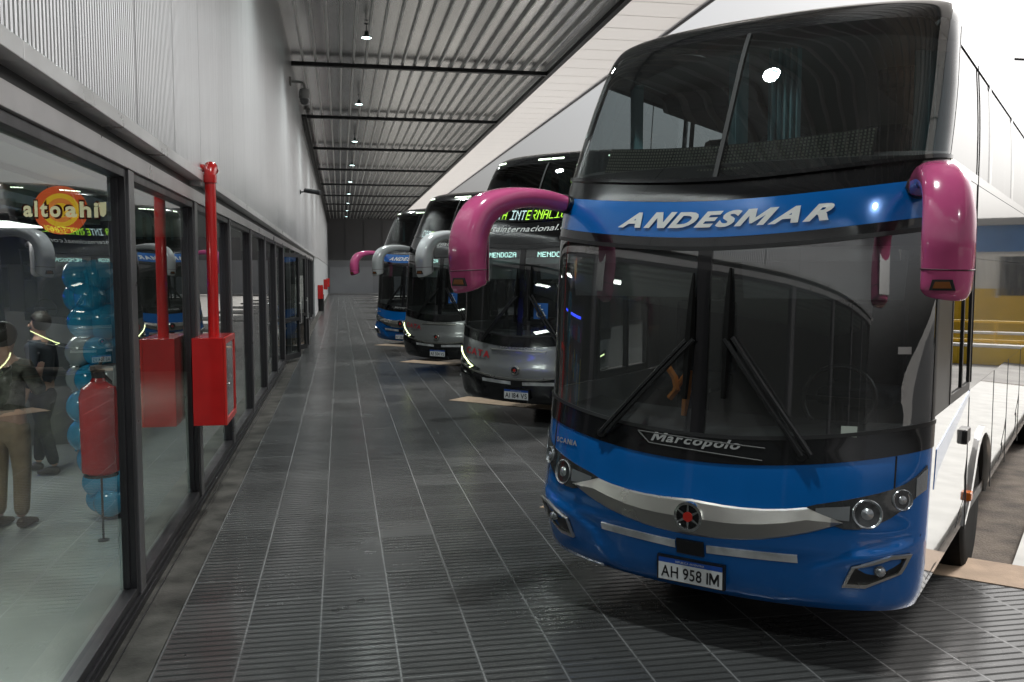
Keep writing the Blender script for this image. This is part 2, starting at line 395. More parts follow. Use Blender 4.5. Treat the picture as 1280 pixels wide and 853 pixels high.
# ------------------------------------------------------------------ terminal building
XW = -1.33; XU = -1.25; CEIL = 8.2
bld = thing('terminal_building', 'long bus terminal with a glazed storefront under ribbed metal cladding', 'building', (XW, 0, 0))
def P(b, name, m, **k):
    o = b.build(name, m, bld, **k); o.location = (-XW, 0, 0); return o
cl = MB()
y = 4.82 - 1.345*12
while y < 100:
    cl.box(-1.6, XU, y+.009, min(y+1.345-.009, 100), 3.10, CEIL); y += 1.345
P(cl, 'wall_cladding', clad_mat(), smooth=0)
g = MB(); g.box(-1.9, XU-.012, -11, 100, 3.08, CEIL); P(g, 'backing_wall', black_satin, smooth=0)
fl = MB()
y = -12.2
while y < 47:
    fl.box(-1.5, XU+.035, y+.004, y+2.69, 3.04, 3.12); y += 2.69
P(fl, 'flashing', alum, smooth=0, bevel=.004)
g = MB(); g.box(-1.45, XW, -11, 47, 2.985, 3.05); P(g, 'painted_shade_strip', black_satin, smooth=0)  # black bar puts the shade under the flashing into its colour
# header rail, sill
g = MB(); g.box(-1.42, XW+.02, -11, 46.6, 2.865, 2.975); P(g, 'header_rail', alum, smooth=0, bevel=.003)
g = MB(); g.box(-1.42, XW+.03, -11, 46.6, 0.0, 0.055); g.box(-1.42, XW+.015, -11, 46.6, 0.055, .085); P(g, 'sill_rail', mat('sill_charcoal', (.035,.034,.038), .35, metal=.6), smooth=0, bevel=.003)
for xs, zs in ((XW+.0155, .0855), (XW+.031, .0555), (-1.26, .0125)):
    g = MB(); g.box(xs-.007, xs, -11, 46.6, zs, zs+.004); P(g, 'sill_bead', alum_dark, smooth=0)
gl_pane = glass('storefront_glass', (.70,.76,.74), refl=1.2)
PITCH = 2.683
wins = [6.27 + PITCH*k for k in range(-6, 16)]
for k, y0 in enumerate(wins[:-1]):
    y1 = wins[k+1]
    m_ = MB(); m_.box(-1.43, XW+.012, y0-.075, y0+.075, .086, 2.864); P(m_, 'mullion', alum_frame if y0 < 40 else black_satin, smooth=0, bevel=.004)
    if 21.5 < y0 < 31 : continue
    fr = MB(); a, b_ = y0+.076, y1-.076
    w_ = .055; xa, xb = -1.415, XW-.004
    fr.box(xa, xb, a, a+w_, .088, 2.862); fr.box(xa, xb, b_-w_, b_, .088, 2.862)
    fr.box(xa, xb, a+w_, b_-w_, .088, .088+w_); fr.box(xa, xb, a+w_, b_-w_, 2.862-w_, 2.862)
    fr.box(xa, -1.372, a+w_, a+w_+.02, .15, 2.8); fr.box(xa, -1.372, b_-w_-.02, b_-w_, .15, 2.8)
    f = P(fr, 'window', alum_dark, smooth=0, bevel=.003)
    pn = MB(); pn.add([(-1.385,a+w_-.01,.13),(-1.385,b_-w_+.01,.13),(-1.385,b_-w_+.01,2.82),(-1.385,a+w_-.01,2.82)], [(0,1,2,3)])
    pn.build('pane', gl_pane, f, smooth=0)
# entrance doors, standing ajar
for y0, y1, ang in ((22.4,23.5,18), (23.6,24.7,-14), (25.1,26.2,22), (26.4,27.5,0), (27.8,28.9,16), (29.3,30.4,0)):
    d = MB(); L = y1-y0
    d.box(-.03,.03,0,.09,.09,2.7); d.box(-.03,.03,L-.09,L,.09,2.7); d.box(-.03,.03,.09,L-.09,.09,.22); d.box(-.03,.03,.09,L-.09,2.6,2.7); d.box(-.028,.028,.09,L-.09,1.02,1.10)
    od = d.build('door', dark_metal, bld, smooth=0); od.location = (-.04, y0, 0); od.rotation_euler = (0,0,-R(ang))
    pn = MB(); pn.add([(0,.08,.2),(0,L-.08,.2),(0,L-.08,2.62),(0,.08,2.62)], [(0,1,2,3)]); pn.build('door_pane', gl_pane, od, smooth=0)
    hd = MB(); hd.tube([(.03,L-.05,.95),(.08,L-.05,.95),(.08,L-.05,1.45),(.03,L-.05,1.45)], .014, 8); hd.build('handle', alum, od)
# solid lower wall beyond the storefront
g = MB(); g.box(-1.6, -1.27, 46.7, 100, 0, 3.08); P(g, 'lower_wall', mat('lower_wall_paint', (.42,.43,.44), .55, noise=.1, nscale=1), smooth=0)
# inside of the shop
shop_floor = mat('shop_floor', (.42,.44,.41), .22, noise=.08, nscale=2)
shop_wall = mat('shop_wall', (.10,.105,.10), .6, noise=.15, nscale=2)
shop_ceil = mat('shop_ceiling', (.45,.50,.46), .7)
g = MB(); g.box(-7.2, -1.42, -11, 46.6, -.05, .02); P(g, 'interior_floor', shop_floor, smooth=0)
g = MB(); g.box(-7.3, -7.2, -11, 46.6, .02, 3.3)
g.box(-7.2, -2.6, 12.3, 12.42, .02, 3.3); g.box(-7.2, -2.2, 21.2, 21.32, .02, 3.3); g.box(-7.2, -2.2, 34, 34.12, .02, 3.3); g.box(-7.2, -1.5, 46.4, 46.52, .02, 3.3); g.box(-7.2,-1.5,-11,-10.9,.02,3.3)
P(g, 'interior_wall', shop_wall, smooth=0)
g = MB(); g.box(-7.2, -1.43, -11, 46.6, 3.0, 3.07)
for k in range(5): g.box(-7.2, -1.9-.35*k, -11, 12.2, 2.96-.05*k, 3.0-.04*k-.006)
P(g, 'interior_ceiling', shop_ceil, smooth=0)
# end wall of the platform
ew = thing('end_wall', 'grey wall with a wide gate closing the far end of the platform', 'wall', (2, 100, 0))
def PE(b, name, m, **k):
    o = b.build(name, m, ew, **k); o.location = (-2, -100, 0); return o
g = MB(); g.box(-1.6, 30, 100, 100.3, 0, 3.6); PE(g, 'lower_panel', mat('grey_panel', (.27,.275,.29), .5, noise=.08, nscale=.5), smooth=0)
g = MB(); g.box(-1.6, 30, 100.05, 100.3, 3.62, 9); 
for x_ in (.6, 2.6, 4.6): g.box(x_, x_+.18, 99.95, 100.05, 3.62, 9)
PE(g, 'upper_panel', mat('dark_panel', (.12,.12,.125), .6), smooth=0)
g = MB(); g.box(-1.1, 3.5, 99.86, 99.98, .05, 2.9); PE(g, 'gate', mat('gate_panel', (.31,.315,.335), .45, noise=.06, nscale=.5), smooth=0, bevel=.01)

# ------------------------------------------------------------------ canopy
cano = thing('platform_canopy', 'high canopy of ribbed metal sheet with a white outer soffit over the platform', 'canopy', (0, 0, CEIL))
def PC(b, name, m, **k):
    o = b.build(name, m, cano, **k); o.location = (0, 0, -CEIL); return o
X0, X1, PIT = -1.25, 6.05, 0.3476
prof = [(X0, 0)]
x = X0
while x < X1-.01:
    a = x+PIT
    prof += [(a-.075, 0), (a-.058, -.10), (a-.017, -.10), (a, 0)]
    x = a
g = MB()
for k in range(len(prof)-1):
    (xa, za), (xb, zb_) = prof[k], prof[k+1]
    g.add([(xa,-11,CEIL+za),(xb,-11,CEIL+zb_),(xb,110,CEIL+zb_),(xa,110,CEIL+za)], [(0,1,2,3)], 0 if za == zb_ == 0 else 1)

g.add([(X0,-11,CEIL+.15),(X1,-11,CEIL+.15),(X1,110,CEIL+.15),(X0,110,CEIL+.15)], [(0,1,2,3)])
PC(g, 'metal_ceiling', [ceil_mat(), mat('painted_lit_rib', (.74,.74,.73), .4, metal=.45, rvar=.1, nscale=2)], smooth=0)  # ribs coloured paler for the light their flanks catch
deck_dark = mat('beam_paint', (.02,.021,.023), .5)
for k in range(-1, 11):
    yb = 0.3 + 8.7*k
    b = MB(); b.box(X0, X1+.02, yb-.055, yb+.055, CEIL-.20, CEIL-.103); b.box(X0, X1, yb-.075, yb+.075, CEIL-.215, CEIL-.2); PC(b, 'beam', deck_dark, smooth=0)
g = MB(); g.box(X1, X1+.14, -11, 110, CEIL-.2, CEIL+.14); PC(g, 'edge_trim', deck_dark, smooth=0)
white_soffit = mat('white_soffit', (.80,.775,.75), .5, noise=.04, nscale=.6)
nt = white_soffit.node_tree; pb_ = nt.nodes['Principled BSDF']; tl_ = nt.nodes.new('ShaderNodeBsdfTranslucent'); tl_.inputs[0].default_value = (.86,.83,.80,1)
mxs = nt.nodes.new('ShaderNodeMixShader'); mxs.inputs[0].default_value = .55
nt.links.new(pb_.outputs[0], mxs.inputs[1]); nt.links.new(tl_.outputs[0], mxs.inputs[2]); nt.links.new(mxs.outputs[0], nt.nodes['Material Output'].inputs[0])
g = MB()
y = -11
while y < 110:   # stretched translucent membrane panels, one sheet thick, with lapped seams
    g.add([(X1+.141, y+.003, CEIL+.05), (8.17, y+.003, CEIL+.05), (8.17, y+1.097, CEIL+.05), (X1+.141, y+1.097, CEIL+.05)], [(0,1,2,3)])
    g.box(X1+.141, 8.17, y-.03, y+.002, CEIL+.051, CEIL+.07); y += 1.1
PC(g, 'soffit', white_soffit, smooth=0)
g = MB(); g.box(8.171, 8.205, -11, 110, CEIL-.0, CEIL+.12); PC(g, 'fascia', mat('fascia_paint', (.16,.16,.165), .5), smooth=0)
# cables and tray along the wall head
g = MB(); g.box(X0+.001, X0+.16, 33, 99, CEIL-.52, CEIL-.44)
for k in range(6):
    g.tube([(X0+.05+.02*(k % 3), 33+11*j, CEIL-.58-.07*k + .05*math.sin(j*1.7+k)) for j in range(7)], .018, 6)
PC(g, 'cable_tray', mat('cable_black', (.02,.02,.02), .6))

# ------------------------------------------------------------------ ceiling lamps
lamp_glow = mat('lamp_glow', (.9,.95,.95), .4, emit=(.70,1.0,.97), estr=5)
lamp_green = mat('lamp_housing', (.03,.06,.055), .35, metal=.6)
LAMP_W = 640
def make_lamp():
    t = thing('ceiling_lamp', 'x', 'lamp', (0,0,0), group='pendant lamps in a row under the metal ceiling')
    g = MB(); g.tube([(0,0,.30),(0,0,.10)], .016, 8); g.lathe([(.07,.29),(.07,.31)], 16); g.build('stem', dark_metal, t)
    g = MB(); g.lathe([(.06,.12),(.075,.04),(.18,-.02),(.185,-.035),(.17,-.035),(.06,.02)], 24); g.build('shade', lamp_green, t)
    g = MB(); g.lathe([(.001,-.03),(.165,-.034),(.165,-.028),(.001,-.022)], 24); bo = g.build('bulb', lamp_glow, t)
    ld = bpy.data.lights.new('lamp_light', 'SPOT'); ld.energy = LAMP_W; ld.spot_size = R(150); ld.spot_blend = .6; ld.shadow_soft_size = .17; ld.color = (.93,1.0,.97)
    lo = bpy.data.objects.new('lamp_light', ld); COL.objects.link(lo); lo.parent = t; lo.location = (0,0,-.06)
    return t
LY = [22.4 + 8.7*k for k in range(-4, 9)]
ordn = {0:'nearest visible pendant lamp, large under the top edge of the metal ceiling', 1:'second pendant lamp along the ceiling, just past the first cross beam', 2:'third pendant lamp along the ceiling row', 3:'fourth pendant lamp along the ceiling row', 4:'fifth pendant lamp along the ceiling row', 5:'sixth small pendant lamp far along the ceiling', 6:'seventh small pendant lamp far along the ceiling', 7:'eighth tiny pendant lamp near the ceiling end', 8:'last tiny pendant lamp at the far ceiling end'}
proto = None
def copy_tree(o, parent=None):
    c_ = o.copy(); COL.objects.link(c_)
    if parent: c_.parent = parent
    for ch in list(o.children): copy_tree(ch, c_)
    return c_
for k in range(-3, 9):
    t = make_lamp() if proto is None else copy_tree(proto)
    if proto is None: proto = t
    t.location = (.70, 22.4+8.7*k, CEIL-.34); t.scale = (.72,.72,1.0)
    t['label'] = ordn.get(k, {-4:'pendant lamp farthest back behind the camera', -3:'pendant lamp over the platform well behind the viewer', -2:'pendant lamp over the front of the nearest coach, reflected in its upper windscreen', -1:'pendant lamp above the platform just out of view overhead'}.get(k, ''))


# ================================================================== COACHES
def smoothstep(a, b, x):
    t = max(0, min(1, (x-a)/(b-a))); return t*t*(3-2*t)
PROF = [  # z, centre front d, half width, corner depth
 (.28,-.06,1.13,.40),(.34,-.005,1.16,.41),(.44,.03,1.19,.42),(.60,.055,1.21,.42),(.67,.075,1.215,.42),(.775,.07,1.22,.42),(.88,.05,1.22,.42),
(1.09,.02,1.22,.42),(1.36,-.03,1.22,.42),(2.35,-.105,1.22,.42),(2.63,-.165,1.22,.42),(2.756,-.224,1.22,.42),(3.0,-.36,1.22,.42),
 (3.25,-.50,1.215,.42),(3.50,-.64,1.20,.42),(3.70,-.77,1.185,.42),(3.83,-.90,1.17,.42),(3.91,-1.06,1.14,.44),(3.96,-1.32,1.06,.48),(3.985,-1.70,.88,.45)]
def interp(z, k):
    Z = [p[0] for p in PROF]
    if z <= Z[0]: return PROF[0][k]
    if z >= Z[-1]: return PROF[-1][k]
    i = max(j for j in range(len(Z)) if Z[j] <= z); i = min(i, len(Z)-2)
    def mtan(j):
        if j == 0: return (PROF[1][k]-PROF[0][k])/(Z[1]-Z[0])
        if j == len(Z)-1: return (PROF[-1][k]-PROF[-2][k])/(Z[-1]-Z[-2])
        a = (PROF[j][k]-PROF[j-1][k])/(Z[j]-Z[j-1]); b = (PROF[j+1][k]-PROF[j][k])/(Z[j+1]-Z[j])
        if a*b <= 0: return 0
        return 2*a*b/(a+b)
    h = Z[i+1]-Z[i]; t = (z-Z[i])/h
    return ((2*t**3-3*t*t+1)*PROF[i][k]+(t**3-2*t*t+t)*h*mtan(i)+(-2*t**3+3*t*t)*PROF[i+1][k]+(t**3-t*t)*h*mtan(i+1))
EXP = 2/2.2
def surf0(s, z):
    D, W, B = interp(z,1), interp(z,2), interp(z,3)
    a = abs(s); sg = 1 if s >= 0 else -1
    if a <= 1:
        th = a*math.pi/2
        return Vector((sg*W*math.sin(th)**EXP, -(D-B*(1-max(math.cos(th),0)**EXP)), z))
    return Vector((sg*W, -(D-B)+(a-1), z))
def surf(s, z, off=0.0):
    p = surf0(s, z)
    if off:
        e = 1e-3
        du = surf0(s+e, z)-surf0(s-e, z); dv = surf0(s, z+e)-surf0(s, z-e)
        n = du.cross(dv).normalized()
        p = p + n*off
    return p
def s_of(w, z):
    W = interp(z, 2); u = min(abs(w)/W, 1.0)
    return math.copysign(math.asin(u**(1/EXP))/(math.pi/2), w)
def pw(w, z, off=0.0): return surf(s_of(w, z), z, off)
def w_of(s):
    a = min(abs(s), 1); return 1.22*math.sin(a*math.pi/2)**EXP
def lin(a, b, n): return [a+(b-a)*i/n for i in range(n+1)]
def patch(mb, ss, zlo, zhi, nz, off=0.0, thick=0.0, mi=0, offf=None):
    outer = []; inner = []
    for j in range(nz+1):
        ro = []; ri = []
        for s in ss:
            z = zlo(s)+(zhi(s)-zlo(s))*j/nz
            of = off + (offf(s, z) if offf else 0)
            ro.append(surf(s, z, of))
            if thick: ri.append(surf(s, z, of-thick))
        outer.append(ro); inner.append(ri)
    mb.grid(outer, mi)
    if thick:
        mb.grid(inner, mi)
        mb.grid([outer[0], inner[0]], mi); mb.grid([outer[-1], inner[-1]], mi)
        mb.grid([[r[0] for r in outer], [r[0] for r in inner]], mi); mb.grid([[r[-1] for r in outer], [r[-1] for r in inner]], mi)
    return mb
def poly_on(mb, poly, off, thick, sgn=1, sub=0, mi=0):
    """polygon given in (w,z), mapped on the body and extruded"""
    pts = []
    for i in range(len(poly)):
        a, b = poly[i], poly[(i+1) % len(poly)]
        for t in range(sub+1): pts.append((a[0]+(b[0]-a[0])*t/(sub+1), a[1]+(b[1]-a[1])*t/(sub+1)))
    k = len(pts); vo = [pw(sgn*w, z, off) for w, z in pts]; vi = [pw(sgn*w, z, off-thick) for w, z in pts]
    mb.add(vo+vi, [tuple(range(k))]+[(i, (i+1) % k, k+(i+1) % k, k+i) for i in range(k)], mi)
    return mb
def text_on(mb, body, wc, z0, width, height, off, bold=0, shear=0, mi=0, curve=None):
    vs, fs, W, H = text2d(body, 1.0, bold, shear)
    pts = []
    for x, y in vs:
        w = wc + (x/W-.5)*width; z = z0 + y/H*height + (curve(w) if curve else 0)
        pts.append(pw(w, z, off))
    mb.add(pts, fs, mi); return mb
def dots_on(mb, body, wc, z0, width, height, off, colf, fn=None):
    q, W = dots2d(body, 1.0); 
    for x0, x1, y0, y1, ci in q:
        a = wc+((x0)/W-.5)*width; b = wc+((x1)/W-.5)*width; c_ = z0+(y0+.5)/7*height; d = z0+(y1+.5)/7*height
        f = fn or (lambda w, z: pw(w, z, off))
        mb.add([f(a,c_), f(b,c_), f(b,d), f(a,d)], [(0,1,2,3)], colf(ci))
zb = lambda s: .30+.045*(w_of(s)/1.2)**2
zk = lambda s: 1.09+.12*(w_of(s)/1.1)**1.9 + max(abs(s)-1,0)*.10
zg = lambda s: 1.235+.10*(w_of(s)/1.05)**1.9
zbb0 = lambda s: 2.409+.095*(w_of(s)/1.15)**1.8
zbt0 = lambda s: 2.628+.09*(w_of(s)/1.15)**1.8
glass_front = glass('windscreen_glass', (.50,.54,.54), refl=1.6, dirt_haze=.03); glass_main = glass('main_screen_glass', (.60,.64,.64), refl=2.3, dirt_haze=.055); glass_dark = glass('tinted_screen_glass', (.22,.24,.24), refl=.9); glass_side_dark = glass('dark_window_glass', (.06,.065,.07), refl=.8)  # grey haze mixed into the front screens to lift their blacks
glass_side = glass('side_window_glass', (.55,.60,.62), refl=1.0)
plate_white = mat('plate_white', (.78,.79,.80), .35); plate_blue = mat('plate_blue', (.02,.09,.42), .35); plate_black = mat('plate_black', (.01,.01,.012), .4)
lens_clear = mat('headlight_lens', (.44,.46,.48), .2, metal=.7, coat=1.0)
lens_dark = mat('headlight_bowl', (.11,.115,.12), .14, metal=.7, coat=1.0, rvar=.08, nscale=30)
drl_on = mat('daytime_lamp_lit', (.9,.95,.6), .3, emit=(.85,1.0,.45), estr=2.2)
drl_white = mat('clearance_lamp_lit', (.9,.95,.8), .3, emit=(.75,1.0,.70), estr=3.0)
led_lime = mat('sign_led_lime', (.3,.5,.05), .4, emit=(.50,.95,.06), estr=4.0)
led_white = mat('sign_led_white', (.5,.6,.6), .4, emit=(.62,.80,.80), estr=3.5)
led_cyan = mat('sign_led_cyan', (.5,.6,.6), .4, emit=(.55,.95,.85), estr=2.2)
led_off = mat('sign_led_off', (.30,.31,.24), .5)
seat_cloth = mat('seat_cloth', (.03,.035,.045), .9, noise=.2, nscale=20)
curtain_cloth = mat('curtain_cloth', (.26,.46,.50), .8, noise=.1, nscale=6)
inner_grey = mat('cabin_trim', (.22,.22,.225), .6); inner_dark = mat('cabin_dark', (.035,.035,.038), .6); inner_pale = mat('cabin_ceiling', (.35,.355,.36), .6)
emblem_red = mat('emblem_red', (.55,.03,.02), .3)
red_letter = mat('lettering_red', (.42,.02,.03), .35)
sticker_blue = mat('sticker_blue', (.02,.13,.45), .5)
orange_cloth = mat('orange_strap', (.75,.22,.01), .6)
pink_paint = mat('pink_paint', (.64,.10,.27), .2, coat=.8, noise=.08, nscale=4, rvar=.08)
silver_paint = mat('silver_paint', (.33,.335,.34), .25, metal=.5, coat=.8)
silver_arm = mat('silver_arm_paint', (.78,.80,.82), .2, metal=.15, coat=.8)
blue_paint = mat('blue_paint', (.002,.145,.52), .16, metal=.15, noise=.07, coat=1.0, rvar=.05, nscale=2.5)

def make_bus(i, label, livery, plate, big):
    blue = livery == 'blue'
    hz = 0.0 if blue else .13
    zbb = lambda s: zbb0(s)+hz
    zbt = lambda s: zbt0(s)+(0.0 if blue else .195)
    zgt = lambda s: zbb(s)-.055
    zub = lambda s: zbt(s)+(.13 if blue else .05)
    body_m = blue_paint if blue else silver_paint
    arm_m = pink_paint if (blue or i == 1) else silver_arm
    arm_m = pink_paint if blue else silver_arm
    side_m = white_paint if blue else silver_paint
    mat_up = glass('upper_screen_glass', (.46,.50,.50), refl=1.25, dirt_haze=.012) if big and blue else glass_dark  # faint haze mixed in here too, lifting the dark glass
    gs_up = glass_side if big and blue else glass_side_dark
    bus = thing('double_decker_coach', label, 'bus', (BUSES[i][0], BUSES[i][1], GZ), -BUS_YAW, 'double-decker coaches parked nose-in along the platform')
    if i: bus.scale = (1.03,)*3
    def B(mb, name, m, parent=bus, **k):
        o = mb.build(name, m, parent, **k)
        if parent is bus: o.location = (0,0,-GZ)
        return o
    L = 13.4
    SF = lin(-1.0, 1.0, 64)
    # lower front body with crease and seams
    def crease(s, z):
        w = w_of(s)
        d1 = (w-.50) - (z-.36)*.75; d2 = (.60+(w-.68)*.33) - z
        o_ = .022*smoothstep(-.01, .03, d1)*smoothstep(-.01, .03, d2)*smoothstep(1.24, 1.10, w)*smoothstep(.30,.40,z)
        # sculpted shoulder running from the strips out to the fog lamps
        return o_
    if blue:
        g = MB(); patch(g, SF, zb, lambda s: zk(s)+.004, 40, 0, 0, offf=crease)
        B(g, 'front_bumper', body_m)
    else:
        zs = lambda s: .655+.20*(w_of(s)/1.2)**2.2
        g = MB(); patch(g, SF, zs, lambda s: zk(s)+.004, 16); B(g, 'front_panel', body_m)
        g = MB(); patch(g, SF, zb, lambda s: zs(s)-.012, 16, .0, offf=crease); B(g, 'front_bumper', black_gloss)
        g = MB(); patch(g, SF, lambda s: zs(s)-.020, lambda s: zs(s)+.006, 2, .012, .02); B(g, 'front_trim', brushed)
    g = MB(); rows = [[surf(s, .31+.045*(w_of(s)/1.2)**2) for s in SF], [surf(s, .30)+Vector((0,.5,0)) for s in SF]]; g.grid(rows); B(g, 'undertray', black_satin)
    # windscreen frame (black) below and above the lower glass
    SG = lin(-1.0, 1.0, 60)
    g = MB(); patch(g, SG, lambda s: zk(s)+.004, zg, 4, .006, .02); B(g, 'windscreen_frame', black_gloss); g = MB()
    patch(g, SG, zgt, zbb, 3, .006, .02)
    B(g, 'windscreen_frame', black_gloss)
    for sg in (-1, 1):   # corner frame
        g = MB(); ss = lin(.93, 1.0, 4); patch(g, [sg*q_ for q_ in ss], zg, zgt, 12, .003, .012); B(g, 'corner_frame', mat('black_film', (.012,.012,.013), .35, spec=.3))
    g = MB(); patch(g, lin(-.93,.93,56), zg, zgt, 14, 0); B(g, 'windscreen', glass_main if big and blue else glass_front)
    g = MB(); patch(g, lin(-.016,.016,3), zg, zgt, 10, .008, .03); B(g, 'windscreen_divider', black_gloss)
    for za, zb_ in ((lambda s: zg(s), lambda s: zg(s)+.022), (lambda s: zgt(s)-.02, lambda s: zgt(s)+.004)):
        g = MB(); patch(g, SF, za, zb_, 1, .010, .008); B(g, 'windscreen_seal', black_satin)
    # header band
    if blue:
        g = MB(); patch(g, SF, lambda s: zbb(s)+.003, zbt, 6, .004, .02); hb = B(g, 'header_band', body_m)
        g = MB(); text_on(g, 'ANDESMAR', .05, 2.468, 1.32, .098, .012, bold=.045, shear=.50, curve=lambda w: .055*(w/1.0)**2); B(g, 'lettering', lettering_white, hb); 
        bpy.data.objects[hb.children[0].name].location = (0,0,0)
    else:
        g = MB(); patch(g, SF, lambda s: zbb(s)+.003, zbt, 6, .004, .02); hb = B(g, 'header_band', black_gloss)
        g = MB(); text_on(g, 'catainternacional.com', .02, 2.715, 1.62, .085, .010, bold=.012, shear=.22, curve=lambda w: .05*(w/1.0)**2); B(g, 'lettering', lettering_white, hb)
    # upper screen surround
    g = MB(); patch(g, SF, lambda s: zbt(s)+.003, zub, 5, .0, .02)
    patch(g, SF, lambda s: zub(s)-.012, lambda s: zub(s)+.012, 2, .014, .02)
    B(g, 'upper_screen_frame', black_gloss)
    zut = lambda s: 3.74 - .05*abs(s)**6
    g = MB(); patch(g, lin(-.985,.985,60), lambda s: zub(s)+.005, zut, 18); B(g, 'upper_windscreen', mat_up)
    g = MB(); patch(g, lin(-.0045,.0045,2), lambda s: zub(s)+.01, zut, 12, .008, .03); B(g, 'upper_screen_divider', mat('divider_grey', (.012,.012,.013), .6, spec=.2))
    # front roof dome and body corners
    g = MB(); patch(g, SF, lambda s: zut(s), lambda s: 3.985, 10)
    top = [surf(s, 3.985) for s in SF]
    B(g, 'roof_dome', black_gloss if True else body_m)
    for sg in (-1, 1):
        g = MB(); patch(g, [sg*q_ for q_ in lin(.985, 1.0, 3)], lambda s: zub(s)+.01, zut, 14, .002, .02); B(g, 'corner_trim', black_gloss)
    # roof
    g = MB(); rws = []
    for z in (3.70,3.76,3.83,3.87,3.91,3.94,3.96,3.985):
        rws.append([surf(s, z) for s in (-1,)]+[Vector((-interp(z,2), yy, z)) for yy in (2.4, 4, L)])
    sideL = rws
    for sg in (1,-1):
        rr = [[Vector((p.x*sg*-1 if sg == 1 else p.x, p.y, p.z)) for p in r] for r in rws]
        g.grid(rr)
    capf = top + [Vector((interp(3.985,2), L, 3.985)), Vector((-interp(3.985,2), L, 3.985))]
    g.add(capf, [tuple(range(len(capf)))])
    B(g, 'roof', black_gloss if not blue else mat('roof_white', (.6,.62,.64), .2, coat=.6))
    # ---------------- sides
    for sg in (-1, 1):
        X = lambda z: sg*interp(z, 2)
        def ystart(z): return surf(1.0, z).y
        # lower skirt with wheel arches: polygon in (y,z)
        g = MB(); pts = [(ystart(.36), .36)]
        def arch(yc, r):
            a0 = math.asin((.40-.38)/r); out = []
            for k in range(15):
                a = math.pi - a0 - (math.pi-2*a0)*k/14
                out.append((yc+r*math.cos(a), .38+r*math.sin(a)))
            return out
        for yc in (2.70, 9.1, 10.5): 
            pts += arch(yc, .60)
        pts += [(L, .40), (L, 1.40)]
        front = [(ystart(z), z) for z in lin(1.40, .36, 12)]
        pts += front[:-1]
        g.prism(pts, 0.0, .03, lambda u, v, h: (sg*(interp(v,2)-h), u, v)); B(g, 'side_skirt', side_m, smooth=20)
        for yc in (2.70, 9.1, 10.5):
            a1 = arch(yc, .60); a2 = arch(yc, .655); g = MB()
            g.grid([[(sg*(interp(max(z,.4),2)+h), y_, z) for y_, z in a] for a, h in ((a1,-.03),(a1,.022),(a2,.018),(a2,-.01))])
            B(g, 'wheel_arch_lip', side_m)
        g = MB()
        for yc in (2.70, 9.1, 10.5):
            a1 = arch(yc, .60); g.grid([[(sg*1.19, y_, z) for y_, z in a1], [(sg*.62, y_, z) for y_, z in a1]])
            g.prism(a1, 0, .01, lambda u, v, h: (sg*(.62+h), u, v))
        B(g, 'wheel_well', black_satin)
        # upper white side: strips
        def strip(y0, y1, z0, z1, m_, name, n=6, off=0.0, k=6):
            q_ = MB(); rows = []
            for z in lin(z0, z1, n):
                a = ystart(z) if y0 is None else y0
                rows.append([(sg*(interp(z,2)+off), a+(y1-a)*t/k, z) for t in range(k+1)])
            q_.grid(rows); return B(q_, name, m_)
        strip(None, .98, 1.402, 2.30, mat('black_film', (.012,.012,.013), .35, spec=.3), 'corner_pillar')
        strip(1.86, L, 1.402, 2.30, side_m, 'side_panel', 2)
        strip(None, L, 2.302, 2.80, side_m if blue else black_gloss, 'waist_panel')
        win = strip(.985, 1.855, 1.47, 2.28, glass_side, 'driver_window', 2, -.006)
        fr = MB()
        for (a, b, c_, d) in ((.985,1.02,1.404,2.298),(1.82,1.858,1.404,2.298),(1.02,1.82,1.404,1.46),(1.02,1.82,2.25,2.298),(1.46,1.50,1.46,2.25)):
            fr.box(min(sg*1.19,sg*1.224), max(sg*1.19,sg*1.224), a, b, c_, d)
        B(fr, 'driver_window_frame', black_satin, smooth=0)
        ys = [2.62, 4.3, 6.0, 7.7, 9.4, 11.1, 12.6]
        q_ = MB(); rows = []
        for z in lin(2.86, 3.60, 6):
            a = ystart(z); rows.append([(sg*(interp(z,2)-.004), a+(12.7-a)*t/20, z) for t in range(21)])
        q_.grid(rows); B(q_, 'upper_side_window', gs_up)
        q_ = MB(); 
        for ya in ys: q_.grid([[(sg*(interp(z,2)+.004), ya+dx, z) for dx in (-.05,.05)] for z in lin(2.86,3.60,5)]); q_.grid([[(sg*(interp(z,2)-.06), ya+dx, z) for dx in (-.05,.05)] for z in lin(2.86,3.60,5)])
        B(q_, 'window_pillar', white_paint if blue else black_gloss)
        strip(None, L, 2.80, 2.86, side_m if blue else black_gloss, 'window_sill', 2, 0.003); strip(None, L, 3.575, 3.702, black_gloss if not blue else side_m, 'cantrail', 3, .003)
        strip(12.7, L, 2.86, 3.60, side_m, 'rear_quarter', 3)
        # door seams, reflected pole line, handle, side marker
        sm = MB()
        for ya in (1.90, 3.42, 4.6, 5.9, 7.2, 8.4):
            sm.box(min(sg*1.215,sg*1.2225), max(sg*1.215,sg*1.2225), ya-.006, ya+.006, .42 if ya < 2 or ya > 3.3 else 1.0, 1.398)
        sm.tube([(sg*(interp(z,2)+.002), 1.93-.0*k, z) for k, z in enumerate(lin(1.45,3.6,16))], .004, 6)  # upright dark line drawn in for a pole's reflection
        B(sm, 'seam_and_pole_reflection', black_satin)
        h_ = MB(); h_.box(min(sg*1.21,sg*1.25), max(sg*1.21,sg*1.25), 1.62, 1.80, 1.06, 1.16); B(h_, 'door_handle', black_satin, smooth=0, bevel=.01)
        h_ = MB(); h_.box(min(sg*1.21,sg*1.246), max(sg*1.21,sg*1.246), 1.98, 2.07, .60, .66); B(h_, 'side_marker', orange_lens, smooth=0, bevel=.006)
